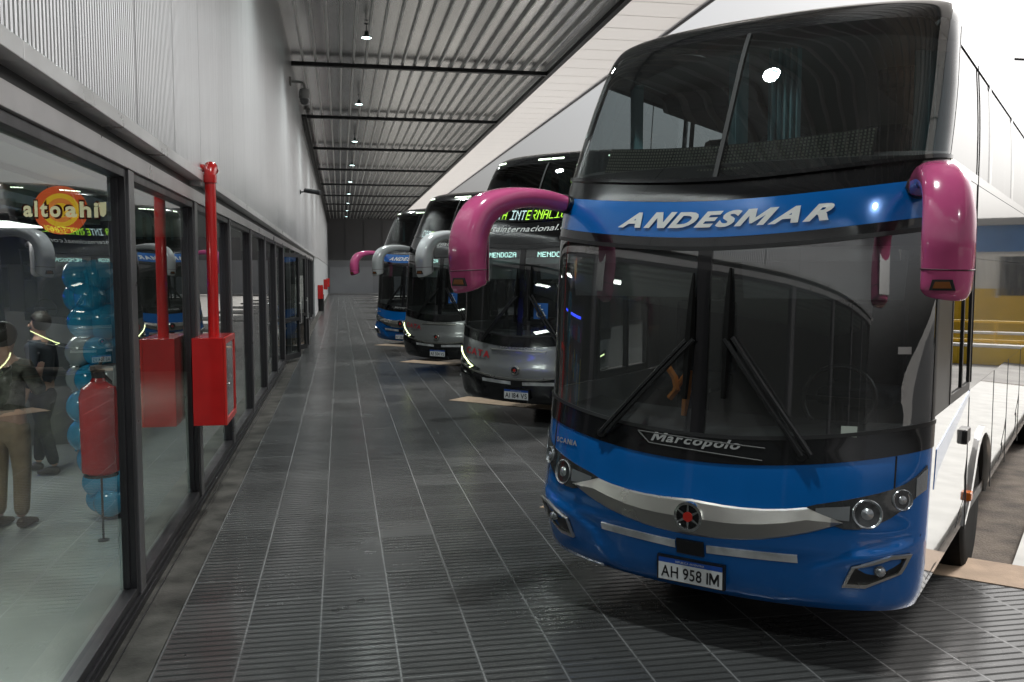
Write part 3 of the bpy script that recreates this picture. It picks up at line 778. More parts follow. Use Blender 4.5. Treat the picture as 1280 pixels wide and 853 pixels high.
        if blue:
            st = MB(); P_ = [(.50,.98),(.62,1.06),(1.9,1.36),(1.9,1.395),(.56,1.20)]
            st.prism(P_, 0, .003, lambda u, v, h: (sg*(1.2205+h), u, v)); B(st, 'side_stripe', blue_paint, smooth=0)
    g = MB(); g.box(-1.2, 1.2, L-.02, L, .45, 3.7); B(g, 'rear_panel', side_m, smooth=0)
    g = MB(); g.box(-1.18,1.18,.6,L-.05,.42,.50); B(g, 'chassis', black_satin, smooth=0)
    # wheels
    for yc, dbl in ((2.70,0),(9.1,1),(10.5,0)):
        for sg in (-1, 1):
            w = MB(); R_ = .50; xo = 1.17
            pr = [(.30,xo-.30),(.46,xo-.31),(R_-.01,xo-.28),(R_,xo-.20),(R_,xo-.08),(R_-.015,xo-.02),(.44,xo),(.30,xo-.005)]
            w.lathe([(r, h*sg) for r, h in pr], 40, (0,yc,GZ+R_), 'x'); wo = B(w, 'wheel', rubber)
            rm = MB(); pr = [(.30,xo-.02),(.285,xo-.015),(.275,xo-.06),(.16,xo-.10),(.12,xo-.03),(.07,xo-.01),(.001,xo-.01)]
            rm.lathe([(r, h*sg) for r, h in pr], 32, (0,yc,GZ+R_), 'x')
            for k in range(10):
                a = 2*math.pi*k/10; rm.lathe([(.018,(xo-.085)*sg),(.018,(xo-.045)*sg)], 8, (0,yc+.21*math.cos(a),GZ+R_+.21*math.sin(a)), 'x')
            rm.build('rim', chrome, wo)
    # ---------------- front furniture
    for sg in (-1, 1):
        wl_ = [.655,.70,.78,.85,.92,1.0,1.06,1.12,1.17,1.205]
        if blue:
            lo = [.895,.855,.822,.805,.808,.838,.872,.925,.985,1.045]; hi = [.908,.925,.945,.962,.982,1.006,1.028,1.058,1.10,1.15]
        else:
            lo = [.745,.735,.735,.745,.76,.785,.81,.84,.88,.93]; hi = [.76,.775,.80,.835,.875,.925,.965,1.01,1.055,1.10]
        g = MB(); ro = [[pw(sg*w, l_+(h_-l_)*t/6, .010) for w, l_, h_ in zip(wl_, lo, hi)] for t in range(7)]
        ri = [[pw(sg*w, l_+(h_-l_)*t/6, -.02) for w, l_, h_ in zip(wl_, lo, hi)] for t in range(7)]
        g.grid(ro); g.grid([ro[0], ri[0]]); g.grid([ro[-1], ri[-1]]); g.grid([[r[0] for r in ro],[r[0] for r in ri]]); g.grid([[r[-1] for r in ro],[r[-1] for r in ri]])
        hl = B(g, 'headlight', lens_dark)
        def disc(w, z, r, off, m_, nm, ring=True):
            q_ = MB(); c0 = pw(w, z, off); n_ = (pw(w, z, .1)-pw(w, z, 0)).normalized()
            t1 = n_.cross(Vector((0,0,1))).normalized(); t2 = t1.cross(n_)
            prof_ = [(r,-.012),(r,.004),(r*.95,.008),(r*.88,.003),(r*.80,-.004),(r*.45,-.008),(r*.40,.002),(r*.2,.008),(.001,.010)]
            rows = [[c0+t1*rr*math.cos(a)+t2*rr*math.sin(a)+n_*h for a in [2*math.pi*k/28 for k in range(28)]] for rr, h in prof_]
            q_.grid(rows, closed=True); return B(q_, nm, m_, hl)
        if blue:
            disc(sg*.955, .892, .080, .010, lens_clear, 'main_beam'); disc(sg*1.110, .972, .058, .012, lens_clear, 'dipped_beam')
            q_ = MB(); wr_ = [.70,.76,.82,.87]; q_.grid([[pw(sg*w, l_, .014) for w, l_ in zip(wr_, (.882,.862,.850,.848))], [pw(sg*w, l_, .014) for w, l_ in zip(wr_, (.905,.915,.922,.930))]]); B(q_, 'reflector', lens_clear, hl)
            q_ = MB(); patch(q_, [sg*s_of(w,1.0) for w in (1.165,1.18,1.195,1.205)], lambda s: .985+.9*(w_of(s)-1.165), lambda s: 1.085+1.2*(w_of(s)-1.165), 3, .014, .004); B(q_, 'indicator', lens_clear, hl)
        else:
            disc(sg*.95, .815, .038, .008, lens_clear, 'main_beam'); disc(sg*1.07, .885, .042, .010, lens_clear, 'dipped_beam')
            q_ = MB(); path = [(1.195,1.035),(1.14,.985),(1.06,.925),(.97,.87),(.88,.815),(.80,.785)]
            q_.tube([pw(sg*w, z, .014) for w, z in path]+[pw(sg*.87,.765,.014)], .009, 6); B(q_, 'daytime_lamp', drl_on, hl)
        # fog lamp pocket
        if blue:
            fp = [(.835,.487),(.885,.612),(1.075,.683),(1.150,.690),(1.105,.583),(.945,.492)]
            cx_ = sum(p[0] for p in fp)/6; cz_ = sum(p[1] for p in fp)/6
            g = MB(); poly_on(g, fp, .028, .03, sg, 3); fo = B(g, 'fog_lamp', black_satin)
            g = MB(); outer = []; inner = []
            for i_ in range(6):
                a, b = fp[i_], fp[(i_+1) % 6]
                for t in (0,.25,.5,.75):
                    u = (a[0]+(b[0]-a[0])*t, a[1]+(b[1]-a[1])*t); outer.append(u); inner.append((cx_+(u[0]-cx_)*.86, cz_+(u[1]-cz_)*.80))
            g.grid([[pw(sg*a, b, .020) for a, b in outer],[pw(sg*a, b, .042) for a, b in outer],[pw(sg*a, b, .040) for a, b in inner],[pw(sg*a, b, .024) for a, b in inner]], closed=True)
            B(g, 'bezel', brushed, fo)
            q_ = MB(); q_.sphere(pw(sg*1.015,.592,.026), .034, 14, 8); B(q_, 'fog_bulb', lens_clear, fo)
        else:
            g = MB(); q_ = pw(sg*1.12,.62,.012); g.sphere(q_, .03, 12, 8); B(g, 'fog_lamp', lens_clear)
        # white reflective strips
        g = MB(); ws = lin(.098, .615, 10); zt_ = lambda w: .612+.022*((w-.1)/.5); hh = .046
        rows = [[pw(sg*w, zt_(w)-hh*(1-t), .010) for w in ws] for t in (0,.5,1)]; g.grid(rows)
        g.grid([rows[0], [pw(sg*w, zt_(w)-hh, 0) for w in ws]]); g.grid([rows[-1], [pw(sg*w, zt_(w), 0) for w in ws]])
        B(g, 'reflective_strip', white_refl)
    if blue:
        g = MB(); ws = [-.84,-.78,-.72,-.66,-.55,-.42,-.3,-.2,-.1,0,.1,.2,.3,.42,.55,.66,.72,.78,.84]
        def ct(w):
            a = abs(w)
            if a <= .66: return .872 - .012*math.sin(a/.66*math.pi) + .033*(a/.66)**3
            return .905 - (a-.66)/.18*.067
        cb = lambda w: .664+.172*(abs(w)/.84)**2.3
        rows = []
        for t in (0,.06,.52,.94,1):
            rows.append([pw(w, cb(w)+(ct(w)-cb(w))*t, {0:.004,.06:.016,.52:.034,.94:.016,1:.004}[t]) for w in ws])
        g.grid(rows); B(g, 'grille_bar', brushed, smooth=14)
        # body seam lines in front of the headlamps
        g = MB()
        for sg in (-1,1):
            g.tube([pw(sg*(1.075+.0*k), z, .0) for k, z in enumerate(lin(1.035,1.205,5))], .005, 5)
        B(g, 'panel_gap', mat('gap_dark', (.006,.008,.012), .7))
        for sg in (-1,1):
            g = MB(); g.tube([pw(sg*(1.10+.02*k), z, -.001) for k, z in enumerate(lin(.44,.78,5))], .0035, 5); B(g, 'panel_gap', mat('gap_dark', (.006,.008,.012), .7))
        g = MB(); g.grid([[pw(w, z, .006) for w in (1.055,1.085,1.115)] for z in (1.76,1.80)]); B(g, 'inspection_sticker', mat('sticker_white', (.6,.61,.6), .5))
        g = MB(); g.grid([[pw(w, z, .006) for w in (.80,.84,.88)] for z in (1.30,1.36)]); B(g, 'inspection_sticker', mat('sticker_pale', (.45,.5,.45), .5))
    # emblem
    g = MB(); c0 = pw(0,.775,.03); 
    def ring(prof_, m_, nm, par, n=28, star=None):
        q_ = MB(); rows = []
        for rr, h in prof_: rows.append([Vector((c0.x+rr*math.cos(2*math.pi*k/n), c0.y-h, c0.z+rr*math.sin(2*math.pi*k/n))) for k in range(n)])
        q_.grid(rows, closed=True); return B(q_, nm, m_, par)
    k_ = 1.0 if blue else .72
    em = ring([(.088*k_,-.02),(.088*k_,.012),(.072*k_,.014),(.070*k_,.004),(.001,.004)], chrome if blue else brushed, 'emblem', bus)
    q_ = MB()
    rows = [[Vector((c0.x+rr*math.cos(a), c0.y-h, c0.z+rr*math.sin(a))) for a in [2*math.pi*k/28 for k in range(28)]] for rr, h in ((.070*k_,.0055),(.001,.0055))]
    q_.grid(rows, closed=True); B(q_, 'emblem_field', black_gloss, em)
    q_ = MB()
    for k in range(6):
        a = math.pi/6+k*math.pi/3; d1 = Vector((math.cos(a),0,math.sin(a))); d2 = Vector((-math.sin(a),0,math.cos(a)))
        q_.add([c0+d1*.025*k_+d2*.008+Vector((0,-.012,0)), c0+d1*.072*k_+d2*.004+Vector((0,-.01,0)), c0+d1*.072*k_-d2*.004+Vector((0,-.01,0)), c0+d1*.025*k_-d2*.008+Vector((0,-.012,0))], [(0,1,2,3)])
    B(q_, 'emblem_spokes', chrome, em)
    q_ = MB(); hexp = [(.032*k_*math.cos(math.pi/6+k*math.pi/3), .032*k_*math.sin(math.pi/6+k*math.pi/3)) for k in range(6)]
    q_.prism(hexp, -.004, .014, lambda u, v, h: (c0.x+u, c0.y-h, c0.z+v)); B(q_, 'emblem_centre', emblem_red, em, smooth=0)
    # towing cover
    g = MB(); poly_on(g, [(-.088,.538),(.082,.538),(.082,.628),(-.088,.628)], .012, .03, 1, 2); B(g, 'towing_cover', black_satin, smooth=0)
    # number plate
    zc_, hp = .43, .066
    yb = min(pw(0, .36, .0).y, pw(.2, .36).y, pw(0,.5,.012).y) - .012
    g = MB(); g.box(-.212,.212, yb, yb+.03, zc_-hp-.006, zc_+hp+.012); pl = B(g, 'number_plate', black_satin, smooth=0)
    g = MB(); g.box(-.20,.20, yb-.004, yb, zc_-hp, zc_+hp-.028); B(g, 'plate_face', plate_white, pl, smooth=0)
    g = MB(); g.box(-.20,.20, yb-.004, yb, zc_+hp-.0275, zc_+hp); B(g, 'plate_header', plate_blue, pl, smooth=0)
    vs, fs, W_, H_ = text2d(plate, 1.0, .012)
    g = MB(); g.add([(-.182+x/W_*.364, yb-.006, zc_-hp+.016+y/H_*.072) for x, y in vs], fs); B(g, 'plate_number', plate_black, pl, smooth=0)
    vs, fs, W_, H_ = text2d('REPUBLICA ARGENTINA', 1.0, .0)
    g = MB(); g.add([(-.09+x/W_*.18, yb-.006, zc_+hp-.02+y/H_*.012) for x, y in vs], fs); B(g, 'plate_country', lettering_white, pl, smooth=0)
    # maker's badge under the windscreen
    if blue:
        g = MB(); top_ = [(-.385,1.222),(-.33,1.236),(.35,1.214),(.41,1.188)]
        for a, b in (((-.385,1.232),(-.30,1.168)),((-.30,1.168),(.40,1.136)),((-.385,1.232),(.41,1.205))):
            g.tube([pw(a[0]+(b[0]-a[0])*t/8, a[1]+(b[1]-a[1])*t/8, .010) for t in range(9)], .0045, 5)
        bd = B(g, 'badge', mat('badge_edge', (.06,.06,.06), .6))
        g = MB(); text_on(g, 'Marcopolo', -.01, 1.168, .56, .068, .012, bold=.03, shear=.30); B(g, 'badge_lettering', mat('badge_silver', (.32,.32,.32), .5), bd)
        g = MB(); text_on(g, 'SCANIA', -.95, 1.075, .20, .034, .006, bold=.03); B(g, 'maker_lettering', mat('badge_silver', (.32,.32,.32), .5))
    else:
        g = MB(); rows = [[pw(w, zz, o_) for w in lin(-.46,.46,12)] for zz, o_ in ((1.035,.004),(1.04,.016),(1.055,.016),(1.06,.004))]; g.grid(rows); bd = B(g, 'badge', brushed)
        g = MB(); text_on(g, 'MARCOPOLO', 0, 1.068, .60, .03, .006, bold=.01); B(g, 'badge_lettering', brushed, bd)
        g = MB(); text_on(g, 'CATA', -.74, .93, .50, .095, .008, bold=.035, shear=.05, curve=lambda w: .10*(abs(w)-.6)); B(g, 'livery_lettering', red_letter)
        g = MB(); text_on(g, 'INTERNACIONAL', -.68, .895, .26, .022, .006, bold=.0); B(g, 'livery_small_lettering', plate_black)
    # wipers
    for a, b, tp, bt in (((-.643,1.19),(-.085,1.80),(-.058,2.20),1.45), ((.611,1.18),(.152,1.82),(.165,2.23),1.47)):
        g = MB()
        for dz in (0,.075):
            g.tube([pw(a[0]+(b[0]-a[0])*t/8+dz*.6, a[1]+(b[1]-a[1])*t/8+dz*.1, .035+.02*math.sin(t/8*3.1)) for t in range(9)], .015, 6)
        g.lathe([(.03,-.01),(.03,.05),(.012,.06)], 12, tuple(pw(a[0],a[1],.02)), 'y')
        wp = B(g, 'wiper', black_satin)
        g = MB(); g.tube([pw(b[0]+(tp[0]-b[0])*t/6, bt+(tp[1]-bt)*t/6, .02) for t in range(7)], [.016,.022,.028,.032,.028,.02,.008], 6); B(g, 'wiper_blade', rubber, wp)
    # ---------------- mirrors
    for sg in (-1, 1):
        path = [(1.10,.42,2.66),(1.17,.22,2.69),(1.24,.02,2.695),(1.30,-.16,2.665),(1.35,-.30,2.59),(1.375,-.375,2.47),(1.38,-.40,2.35),(1.38,-.40,2.25),(1.375,-.395,2.13),(1.372,-.39,2.10)]
        wid = [.05,.075,.09,.10,.108,.113,.115,.113,.108,.088]    # half size across (outward axis)
        dep = [.05,.062,.068,.08,.098,.108,.108,.104,.098,.078]
        pts = [Vector((sg*a, b, c_)) for a, b, c_ in path]
        # smooth resample
        def cr(p0,p1,p2,p3,t): return p1*1.0+ (p2-p0)*.5*t + (p0*2-p1*5+p2*4-p3)*.5*t*t + (p1*3-p0-p2*3+p3)*.5*t**3
        P2, Wd, Dp = [], [], []
        for k in range(len(pts)-1):
            for t in (0,.25,.5,.75):
                P2.append(cr(pts[max(k-1,0)],pts[k],pts[k+1],pts[min(k+2,len(pts)-1)],t)); Wd.append(wid[k]+(wid[k+1]-wid[k])*t); Dp.append(dep[k]+(dep[k+1]-dep[k])*t)
        P2.append(pts[-1]); Wd.append(wid[-1]); Dp.append(dep[-1])
        g = MB(); rows = []; n_ = 20
        for k, p in enumerate(P2):
            t = (P2[min(k+1,len(P2)-1)]-P2[max(k-1,0)]).normalized()
            ox = Vector((1,0,0)); ox = (ox-t*ox.dot(t)).normalized(); oy = t.cross(ox)
            row = []
            for j in range(n_):
                a = 2*math.pi*j/n_; ca, sa = math.cos(a), math.sin(a); e = .72
                row.append(p+ox*Wd[k]*math.copysign(abs(ca)**e, ca)+oy*Dp[k]*math.copysign(abs(sa)**e, sa))
            rows.append(row)
        g.grid(rows, closed=True); g.add(rows[0], [tuple(range(n_))]); 
        cen = P2[-1]+Vector((0,0,-.012)); last_ = [cen+(q__-cen)*.6 for q__ in rows[-1]]; g.grid([rows[-1], last_], closed=True); g.add(last_, [tuple(range(n_))])
        mo = B(g, 'wing_mirror', arm_m, smooth=60)
        k_s = 29; g = MB(); g.tube([p_ for p_ in [cen_+(q__-cen_)*1.006 for cen_ in [P2[k_s]] for q__ in rows[k_s]]]+[P2[k_s]+(rows[k_s][0]-P2[k_s])*1.006], .0035, 5, cap=False); B(g, 'housing_seam', mat('seam_dark', (.08,.02,.04) if blue else (.1,.1,.1), .6), mo)
        g = MB(); g.tube([Vector((sg*1.06,.50,2.645)), Vector((sg*1.10,.42,2.66)), Vector((sg*1.13,.35,2.677))], [.055,.06,.066], 12, ry=[.06,.07,.08]); B(g, 'mirror_bracket', black_satin, mo)
        g = MB(); g.box(min(sg*1.29,sg*1.46), max(sg*1.29,sg*1.46), -.296, -.285, 2.15, 2.50); B(g, 'mirror_glass', chrome, mo, smooth=0, bevel=.004)
        g = MB(); fn = lambda u, v, h: (sg*1.375+u, -.395-.098-h, 2.15+v)
        g.prism([(-.055,-.028),(.055,-.028),(.042,.022),(-.042,.022)], -.02, .012, fn); io = B(g, 'turn_signal', black_satin, mo, smooth=0)
        g = MB(); g.prism([(-.040,-.018),(.040,-.018),(.03,.012),(-.03,.012)], .0, .017, fn); B(g, 'turn_signal_lens', mat('amber_dull', (.22,.075,.02), .3), io, smooth=0)
    # ---------------- cabin seen through the glass
    g = MB(); rows = []
    for z, b in ((1.02,.10),(1.20,.12),(1.27,.32),(1.28,.75),(1.18,.85)): rows.append([surf(s, 1.15)*1.0 + Vector((0,b,z-1.15)) for s in lin(-.9,.9,24)])
    g.grid(rows); B(g, 'dashboard', inner_dark)
    g = MB(); g.box(-1.15,1.15,2.0,2.05,.6,2.28); g.box(-.3,.35,1.985,2.0,.7,2.1); B(g, 'cabin_bulkhead', inner_grey, smooth=0)
    g = MB(); g.box(-1.17,1.17,.62,L-.1,2.30,2.36); g.box(-1.05,1.05,.28,.62,2.27,2.33); B(g, 'upper_deck_floor', inner_pale, smooth=0)
    g = MB(); g.box(-1.15,1.15,.62,2.0,.92,.97); B(g, 'cabin_floor', inner_dark, smooth=0)
    g = MB(); g.tube([(.62+.22*math.cos(a), .78+.06*math.sin(a), 1.42+.20*math.sin(a)) for a in [2*math.pi*k/20 for k in range(21)]], .016, 6, cap=False); g.tube([(.62,.78,1.42),(.62,.86,1.2)], .03, 8); g.box(.42,.82,.775,.79,1.40,1.43); B(g, 'steering_wheel', black_satin)
    for x_, y_, z_, nm in ((.62,1.35,.97,'driver_seat'),(-.62,1.45,.97,'guide_seat')):
        s_ = MB(); s_.box(x_-.24,x_+.24,y_-.22,y_+.25,z_+.35,z_+.47); s_.box(x_-.24,x_+.24,y_+.2,y_+.32,z_+.45,z_+1.02); s_.box(x_-.14,x_+.14,y_+.2,y_+.30,z_+1.03,z_+1.2); s_.box(x_-.1,x_+.1,y_-.1,y_+.12,z_,z_+.35)
        B(s_, nm, seat_cloth, smooth=0, bevel=.04)
    g = MB(); 
    for x_ in (-.6,.6): g.prism([(x_-.45,2.05),(x_+.45,2.05),(x_+.47,2.30),(x_-.47,2.30)], .0,.012, lambda u, v, h: (u, .34+h+.05*abs(u), v))
    B(g, 'sun_visor', mat('visor_grey', (.30,.31,.32), .5), smooth=0, bevel=.004)
    # upper saloon
    g = MB(); rows = [[surf(s, 2.80)+Vector((0,b,z-2.80)) for s in lin(-.93,.93,24)] for z, b in ((2.72,.05),(2.86,.06),(2.90,.20),(2.36,.30))]; g.grid(rows); B(g, 'parapet', inner_dark)
    g = MB(); rows = [[Vector((x_*1.12, y_, 3.78+.06*(1-abs(x_))-.10*abs(x_)**4)) for x_ in lin(-1,1,10)] for y_ in (1.5,4,L-.2)]; g.grid(rows); B(g, 'saloon_ceiling', inner_pale)
    for sg in (-1,1):
        g = MB(); g.box(min(sg*.55,sg*1.12), max(sg*.55,sg*1.12), 1.9, L-.3, 3.50, 3.66); B(g, 'luggage_rack', inner_dark, smooth=0, bevel=.04)
    g = MB(); g.box(-1.15,1.15,6.0,6.05,2.36,3.8); B(g, 'saloon_partition', inner_dark, smooth=0)
    for y_ in (2.2, 3.2, 4.2):
        for x_ in (-.82,-.32,.45,.88):
            s_ = MB(); s_.box(x_-.2,x_+.2,y_+.35,y_+.47,2.7,3.36); s_.box(x_-.2,x_+.2,y_-.1,y_+.35,2.7,2.82); B(s_, 'passenger_seat', seat_cloth, smooth=0, bevel=.05)
    def curtain(p0, p1, z0, z1, n=22, amp=.03):
        q_ = MB(); p0 = Vector(p0); p1 = Vector(p1); d_ = (p1-p0); nn = Vector((-d_.y, d_.x, 0)).normalized(); rows = []
        for z, k in ((z0,1.0),((z0+z1)/2,.9),(z1,1.0)):
            rows.append([p0+d_*(t/n)+nn*amp*k*math.sin(t*2*math.pi/4.2)+Vector((0,0,z)) for t in range(n+1)])
        q_.grid(rows); B(q_, 'curtain', curtain_cloth)
    if big or blue:
        curtain((-.20,.98,0), (-.07,.95,0), 2.84, 3.66); curtain((.08,.95,0), (.28,.99,0), 2.84, 3.66)
        curtain((.93,1.22,0), (1.10,1.42,0), 2.90, 3.6); curtain((-1.12,1.40,0), (-.98,1.22,0), 2.90, 3.6)
    # destination sign behind the upper glass
    fsg = lambda w, z: pw(w, z, -.03)
    g = MB(); g.grid([[pw(w, zz+.05*(w/.85)**2, -.045) for w in lin(-.87,.87,24)] for zz in (2.835+(0 if blue else .05),3.01+(0 if blue else .06))]); sgn_ = B(g, 'destination_sign', mat('sign_black', (.008,.008,.008), .7, spec=.2))
    if blue and big:
        g = MB()
        for r_ in range(8):
            for c_ in range(80):
                w = -.85+1.70*c_/79; z = 2.848+.0206*r_+.05*(w/.85)**2; h = .0058
                a = pw(w, z, -.036); g.add([a+Vector((-h,0,-h)), a+Vector((h,0,-h)), a+Vector((h,0,h)), a+Vector((-h,0,h))], [(0,1,2,3)])
        B(g, 'led_grid', led_off, sgn_, smooth=0)
    if not blue:
        g = MB(); dots_on(g, 'CATA INTERNACIONAL', 0, 2.905, 1.66, .145, 0, lambda ci: 0 if ci in (3,8,9,10,11,12,13,14,15,16,17) else 1, lambda w, z: pw(w, z+.05*(w/.85)**2, -.030))
        B(g, 'sign_lettering', [led_lime, led_white], sgn_, smooth=0)
        for wc_ in (-.36, .50):
            g = MB(); dots_on(g, 'MENDOZA', wc_-.02, 2.365, .50, .072, 0, lambda ci: 0, lambda w, z: pw(w, z, -.03)); B(g, 'route_lettering', led_cyan, smooth=0)
        # wheelchair sticker
        g = MB(); a_ = [(.22,1.50),(.44,1.50),(.44,1.72),(.22,1.72)]
        g.add([pw(w, z, .006) for w, z in a_], [(0,1,2,3)]); stk = B(g, 'access_sticker', sticker_blue, smooth=0)
        g = MB(); pp = lambda u, v: pw(.22+.22*u, 1.50+.22*v, .009)
        def stroke(pts_, r=.008): g.tube([pp(u, v) for u, v in pts_], r, 5)
        g.sphere(pp(.44,.84), .012, 8, 6)
        stroke([(.45,.74),(.47,.45),(.68,.45),(.80,.20),(.88,.24)]); stroke([(.46,.60),(.66,.60)])
        stroke([(.50+.22*math.cos(a)-.04, .32+.22*math.sin(a)) for a in [R(120)+R(240)*k/12 for k in range(13)]])
        B(g, 'access_symbol', lettering_white, stk)
        g = MB(); g.grid([[surf(s, z, .012) for s in lin(-.10,.34,8)] for z in (3.715,3.735)])
    # roof clearance lamps
    if not blue or i == 3:
        for sgs in (-.62, 0.0, .62):
            g = MB()
            for k in range(4): 
                s0 = sgs-.10+.052*k; g.grid([[surf(s, z, .006) for s in lin(s0, s0+.044, 3)] for z in (3.795,3.815)])
            if sgs == 0.0 or True: B(g, 'clearance_lamp', drl_white, smooth=0)
    if blue and big:
        # orange lanyards and a red frame standing in the cab
        g = MB(); g.tube([(-.30,.25,1.62),(-.24,.23,1.55),(-.22,.22,1.48),(-.27,.22,1.42)], .022, 6); g.tube([(-.14,.23,1.60),(-.155,.22,1.47),(-.17,.21,1.32)], [.016,.028,.018], 6); g.tube([(-.24,.23,1.47),(-.17,.23,1.57)], .018, 6)
        B(g, 'lanyard', orange_cloth)
    return bus
make_bus(0, 'large blue coach in front with pink mirrors and ANDESMAR on its header band', 'blue', 'AH 958 IM', True)
make_bus(1, 'silver coach with red lettering, second in the row, plate AI 184 VS', 'silver', 'AI 184 VS', True)
make_bus(2, 'silver coach with black bumper, third in the row between silver and blue coaches', 'silver', 'AE 504 VS', False)
make_bus(3, 'small distant blue coach with pink mirror at the far end of the row', 'blue', 'AF 206 KD', False)
SHOP_W = 22
SIGN_AT = (-2.233, 8.0, 2.715)

# ================================================================== THINGS ON THE PLATFORM
cab_glass = glass('cabinet_glass', (.75,.78,.78), refl=1.0, dirt_haze=.35)
def hose_cabinet(loc, label, pipe=True, sc=1.0):
    t = thing('hose_cabinet', label, 'fire cabinet', loc, 0, 'red fire hose cabinets on the storefront wall')
    # body: local x away from wall, y along wall, z up; origin at lower back corner
    W, D, H = .74*sc, .27*sc, .79*sc
    g = MB(); g.box(0, D, 0, .014, 0, H); g.box(0, D, W-.014, W, 0, H); g.box(0, D, .0142, W-.0142, 0, .014); g.box(0, D, .0142, W-.0142, H-.014, H); g.box(0, .012, .0144, W-.0144, .0144, H-.0144)
    g.build('cabinet_body', red_paint, t, smooth=0, bevel=.004)
    g = MB(); a = .055; g.box(D+.002, D+.022, 0, a, 0, H); g.box(D+.002, D+.022, W-a, W, 0, H); g.box(D+.002, D+.022, a, W-a, 0, a); g.box(D+.002, D+.022, a, W-a, H-a, H)
    d = g.build('door', mat('red_door', (.60,.02,.015), .3, coat=.4), t, smooth=0, bevel=.003)
    g = MB(); g.add([(D+.012, a-.005, a-.005),(D+.012, W-a+.005, a-.005),(D+.012, W-a+.005, H-a+.005),(D+.012, a-.005, H-a+.005)], [(0,1,2,3)]); g.build('door_pane', cab_glass, d, smooth=0)
    g = MB(); g.lathe([(.016,0),(.016,.02),(.010,.026)], 12, (D+.022, .03, H*.47), 'x'); g.build('lock', chrome, d)
    g = MB(); g.lathe([(.24*sc,.03),(.24*sc,.10),(.10,.10),(.10,.03)], 28, (.03, W*.5, H*.5), 'x'); g.build('hose_reel', mat('hose_canvas', (.35,.31,.25), .9, noise=.2, nscale=30), t)
    for hz_ in (.16, .80):
        g = MB(); g.tube([(D+.016,W-.002,H*hz_-.03),(D+.016,W-.002,H*hz_+.03)], .009, 8); g.build('hinge', dark_metal, d)
    if pipe:
        g = MB(); px_, py_ = .15, .33
        pts = [(px_,py_,H-.01),(px_,py_,1.2),(px_,py_,2.30-.04),(px_-.012,py_+.01,2.355),(px_-.05,py_+.05,2.40),(px_-.05,py_+.10,2.405),(px_-.06,py_+.22,2.36)]
        g.tube(pts[:3]+[(px_,py_+.015,2.31),(px_,py_+.05,2.345),(px_,py_+.10,2.35),(px_,py_+.15,2.33)], [.05,.05,.05,.058,.06,.058,.058], 16)
        g.tube([(px_,py_,2.2),(px_,py_,2.27)], .060, 16); g.tube([(px_,py_+.06,2.34),(px_-.13,py_+.06,2.34)], .036, 12)
        g.build('standpipe', red_paint, t, smooth=50)
        g = MB(); g.box(-.02,.08,py_-.09,py_+.02,2.17,2.33); g.build('pipe_bracket', alum, t, smooth=0, bevel=.004)
    return t
hose_cabinet((XW+.018, 8.44, .83), 'red hose cabinet with a tall red standpipe between the near shop windows')
hose_cabinet((XW+.065, 52.8, .75), 'dark red hose cabinet on the grey wall just beyond the storefront', False)
hose_cabinet((XW+.065, 72, .95), 'bright red hose cabinet farther along the bare grey wall', False)
hose_cabinet((XW+.065, 86, .95), 'farthest small red hose cabinet near the end wall', False)
def bin_at(x, y, label):
    t = thing('waste_bin', label, 'bin', (x, y, 0.0), 0, 'black waste bins along the storefront')
    g = MB(); g.box(-.16,.16,-.2,.2,.02,.92); g.build('bin_body', black_satin, t, smooth=0, bevel=.02)
    g = MB(); g.box(-.17,.17,-.21,.21,.921,.98); g.box(-.10,.10,-.21,-.19,.74,.86); g.build('lid', dark_metal, t, smooth=0, bevel=.015)
bin_at(-1.12, 28.6, 'black waste bin beside the glass entrance doors'); bin_at(-1.10, 53.9, 'slim black waste bin under the dark red hose cabinet')
# cameras on the cladding
t = thing('dome_camera', 'white dome security camera on a bent arm high on the cladding', 'camera', (XU, 25.2, 7.30), 0)
cam_white = mat('camera_white', (.75,.75,.74), .4)
g = MB(); g.box(0,.05,-.09,.09,-.11,.11); g.build('wall_plate', cam_white, t, smooth=0, bevel=.01)
g = MB(); g.tube([(.04,0,0),(.25,0,0),(.33,0,-.02),(.38,0,-.08),(.385,0,-.2)], .035, 10); g.build('arm', cam_white, t)
g = MB(); g.lathe([(.05,-.16),(.13,-.2),(.15,-.28),(.15,-.42),(.13,-.45)], 20, (.385,0,0)); g.build('housing', cam_white, t)
g = MB(); g.lathe([(.125,-.45),(.12,-.53),(.08,-.6),(.001,-.625)], 20, (.385,0,0)); g.build('dome', mat('dome_grey', (.25,.25,.26), .1, coat=.5), t)
t = thing('bullet_camera', 'small dark bullet security camera low on the cladding above the storefront', 'camera', (XU, 30.7, 4.86), 0)
g = MB(); g.lathe([(.07,0),(.07,.03),(.03,.035)], 14, (0,0,0), 'x'); g.tube([(.02,0,0),(.20,0,.02),(.26,.0,.05)], .022, 8); g.build('bracket', dark_metal, t)
g = MB(); g.tube([(.15,.04,.06),(.60,-.18,-.02)], [.075,.075], 14); g.tube([(.55,-.155,-.01),(.66,-.21,-.03)], [.085,.085], 14); g.build('camera_body', dark_metal, t)

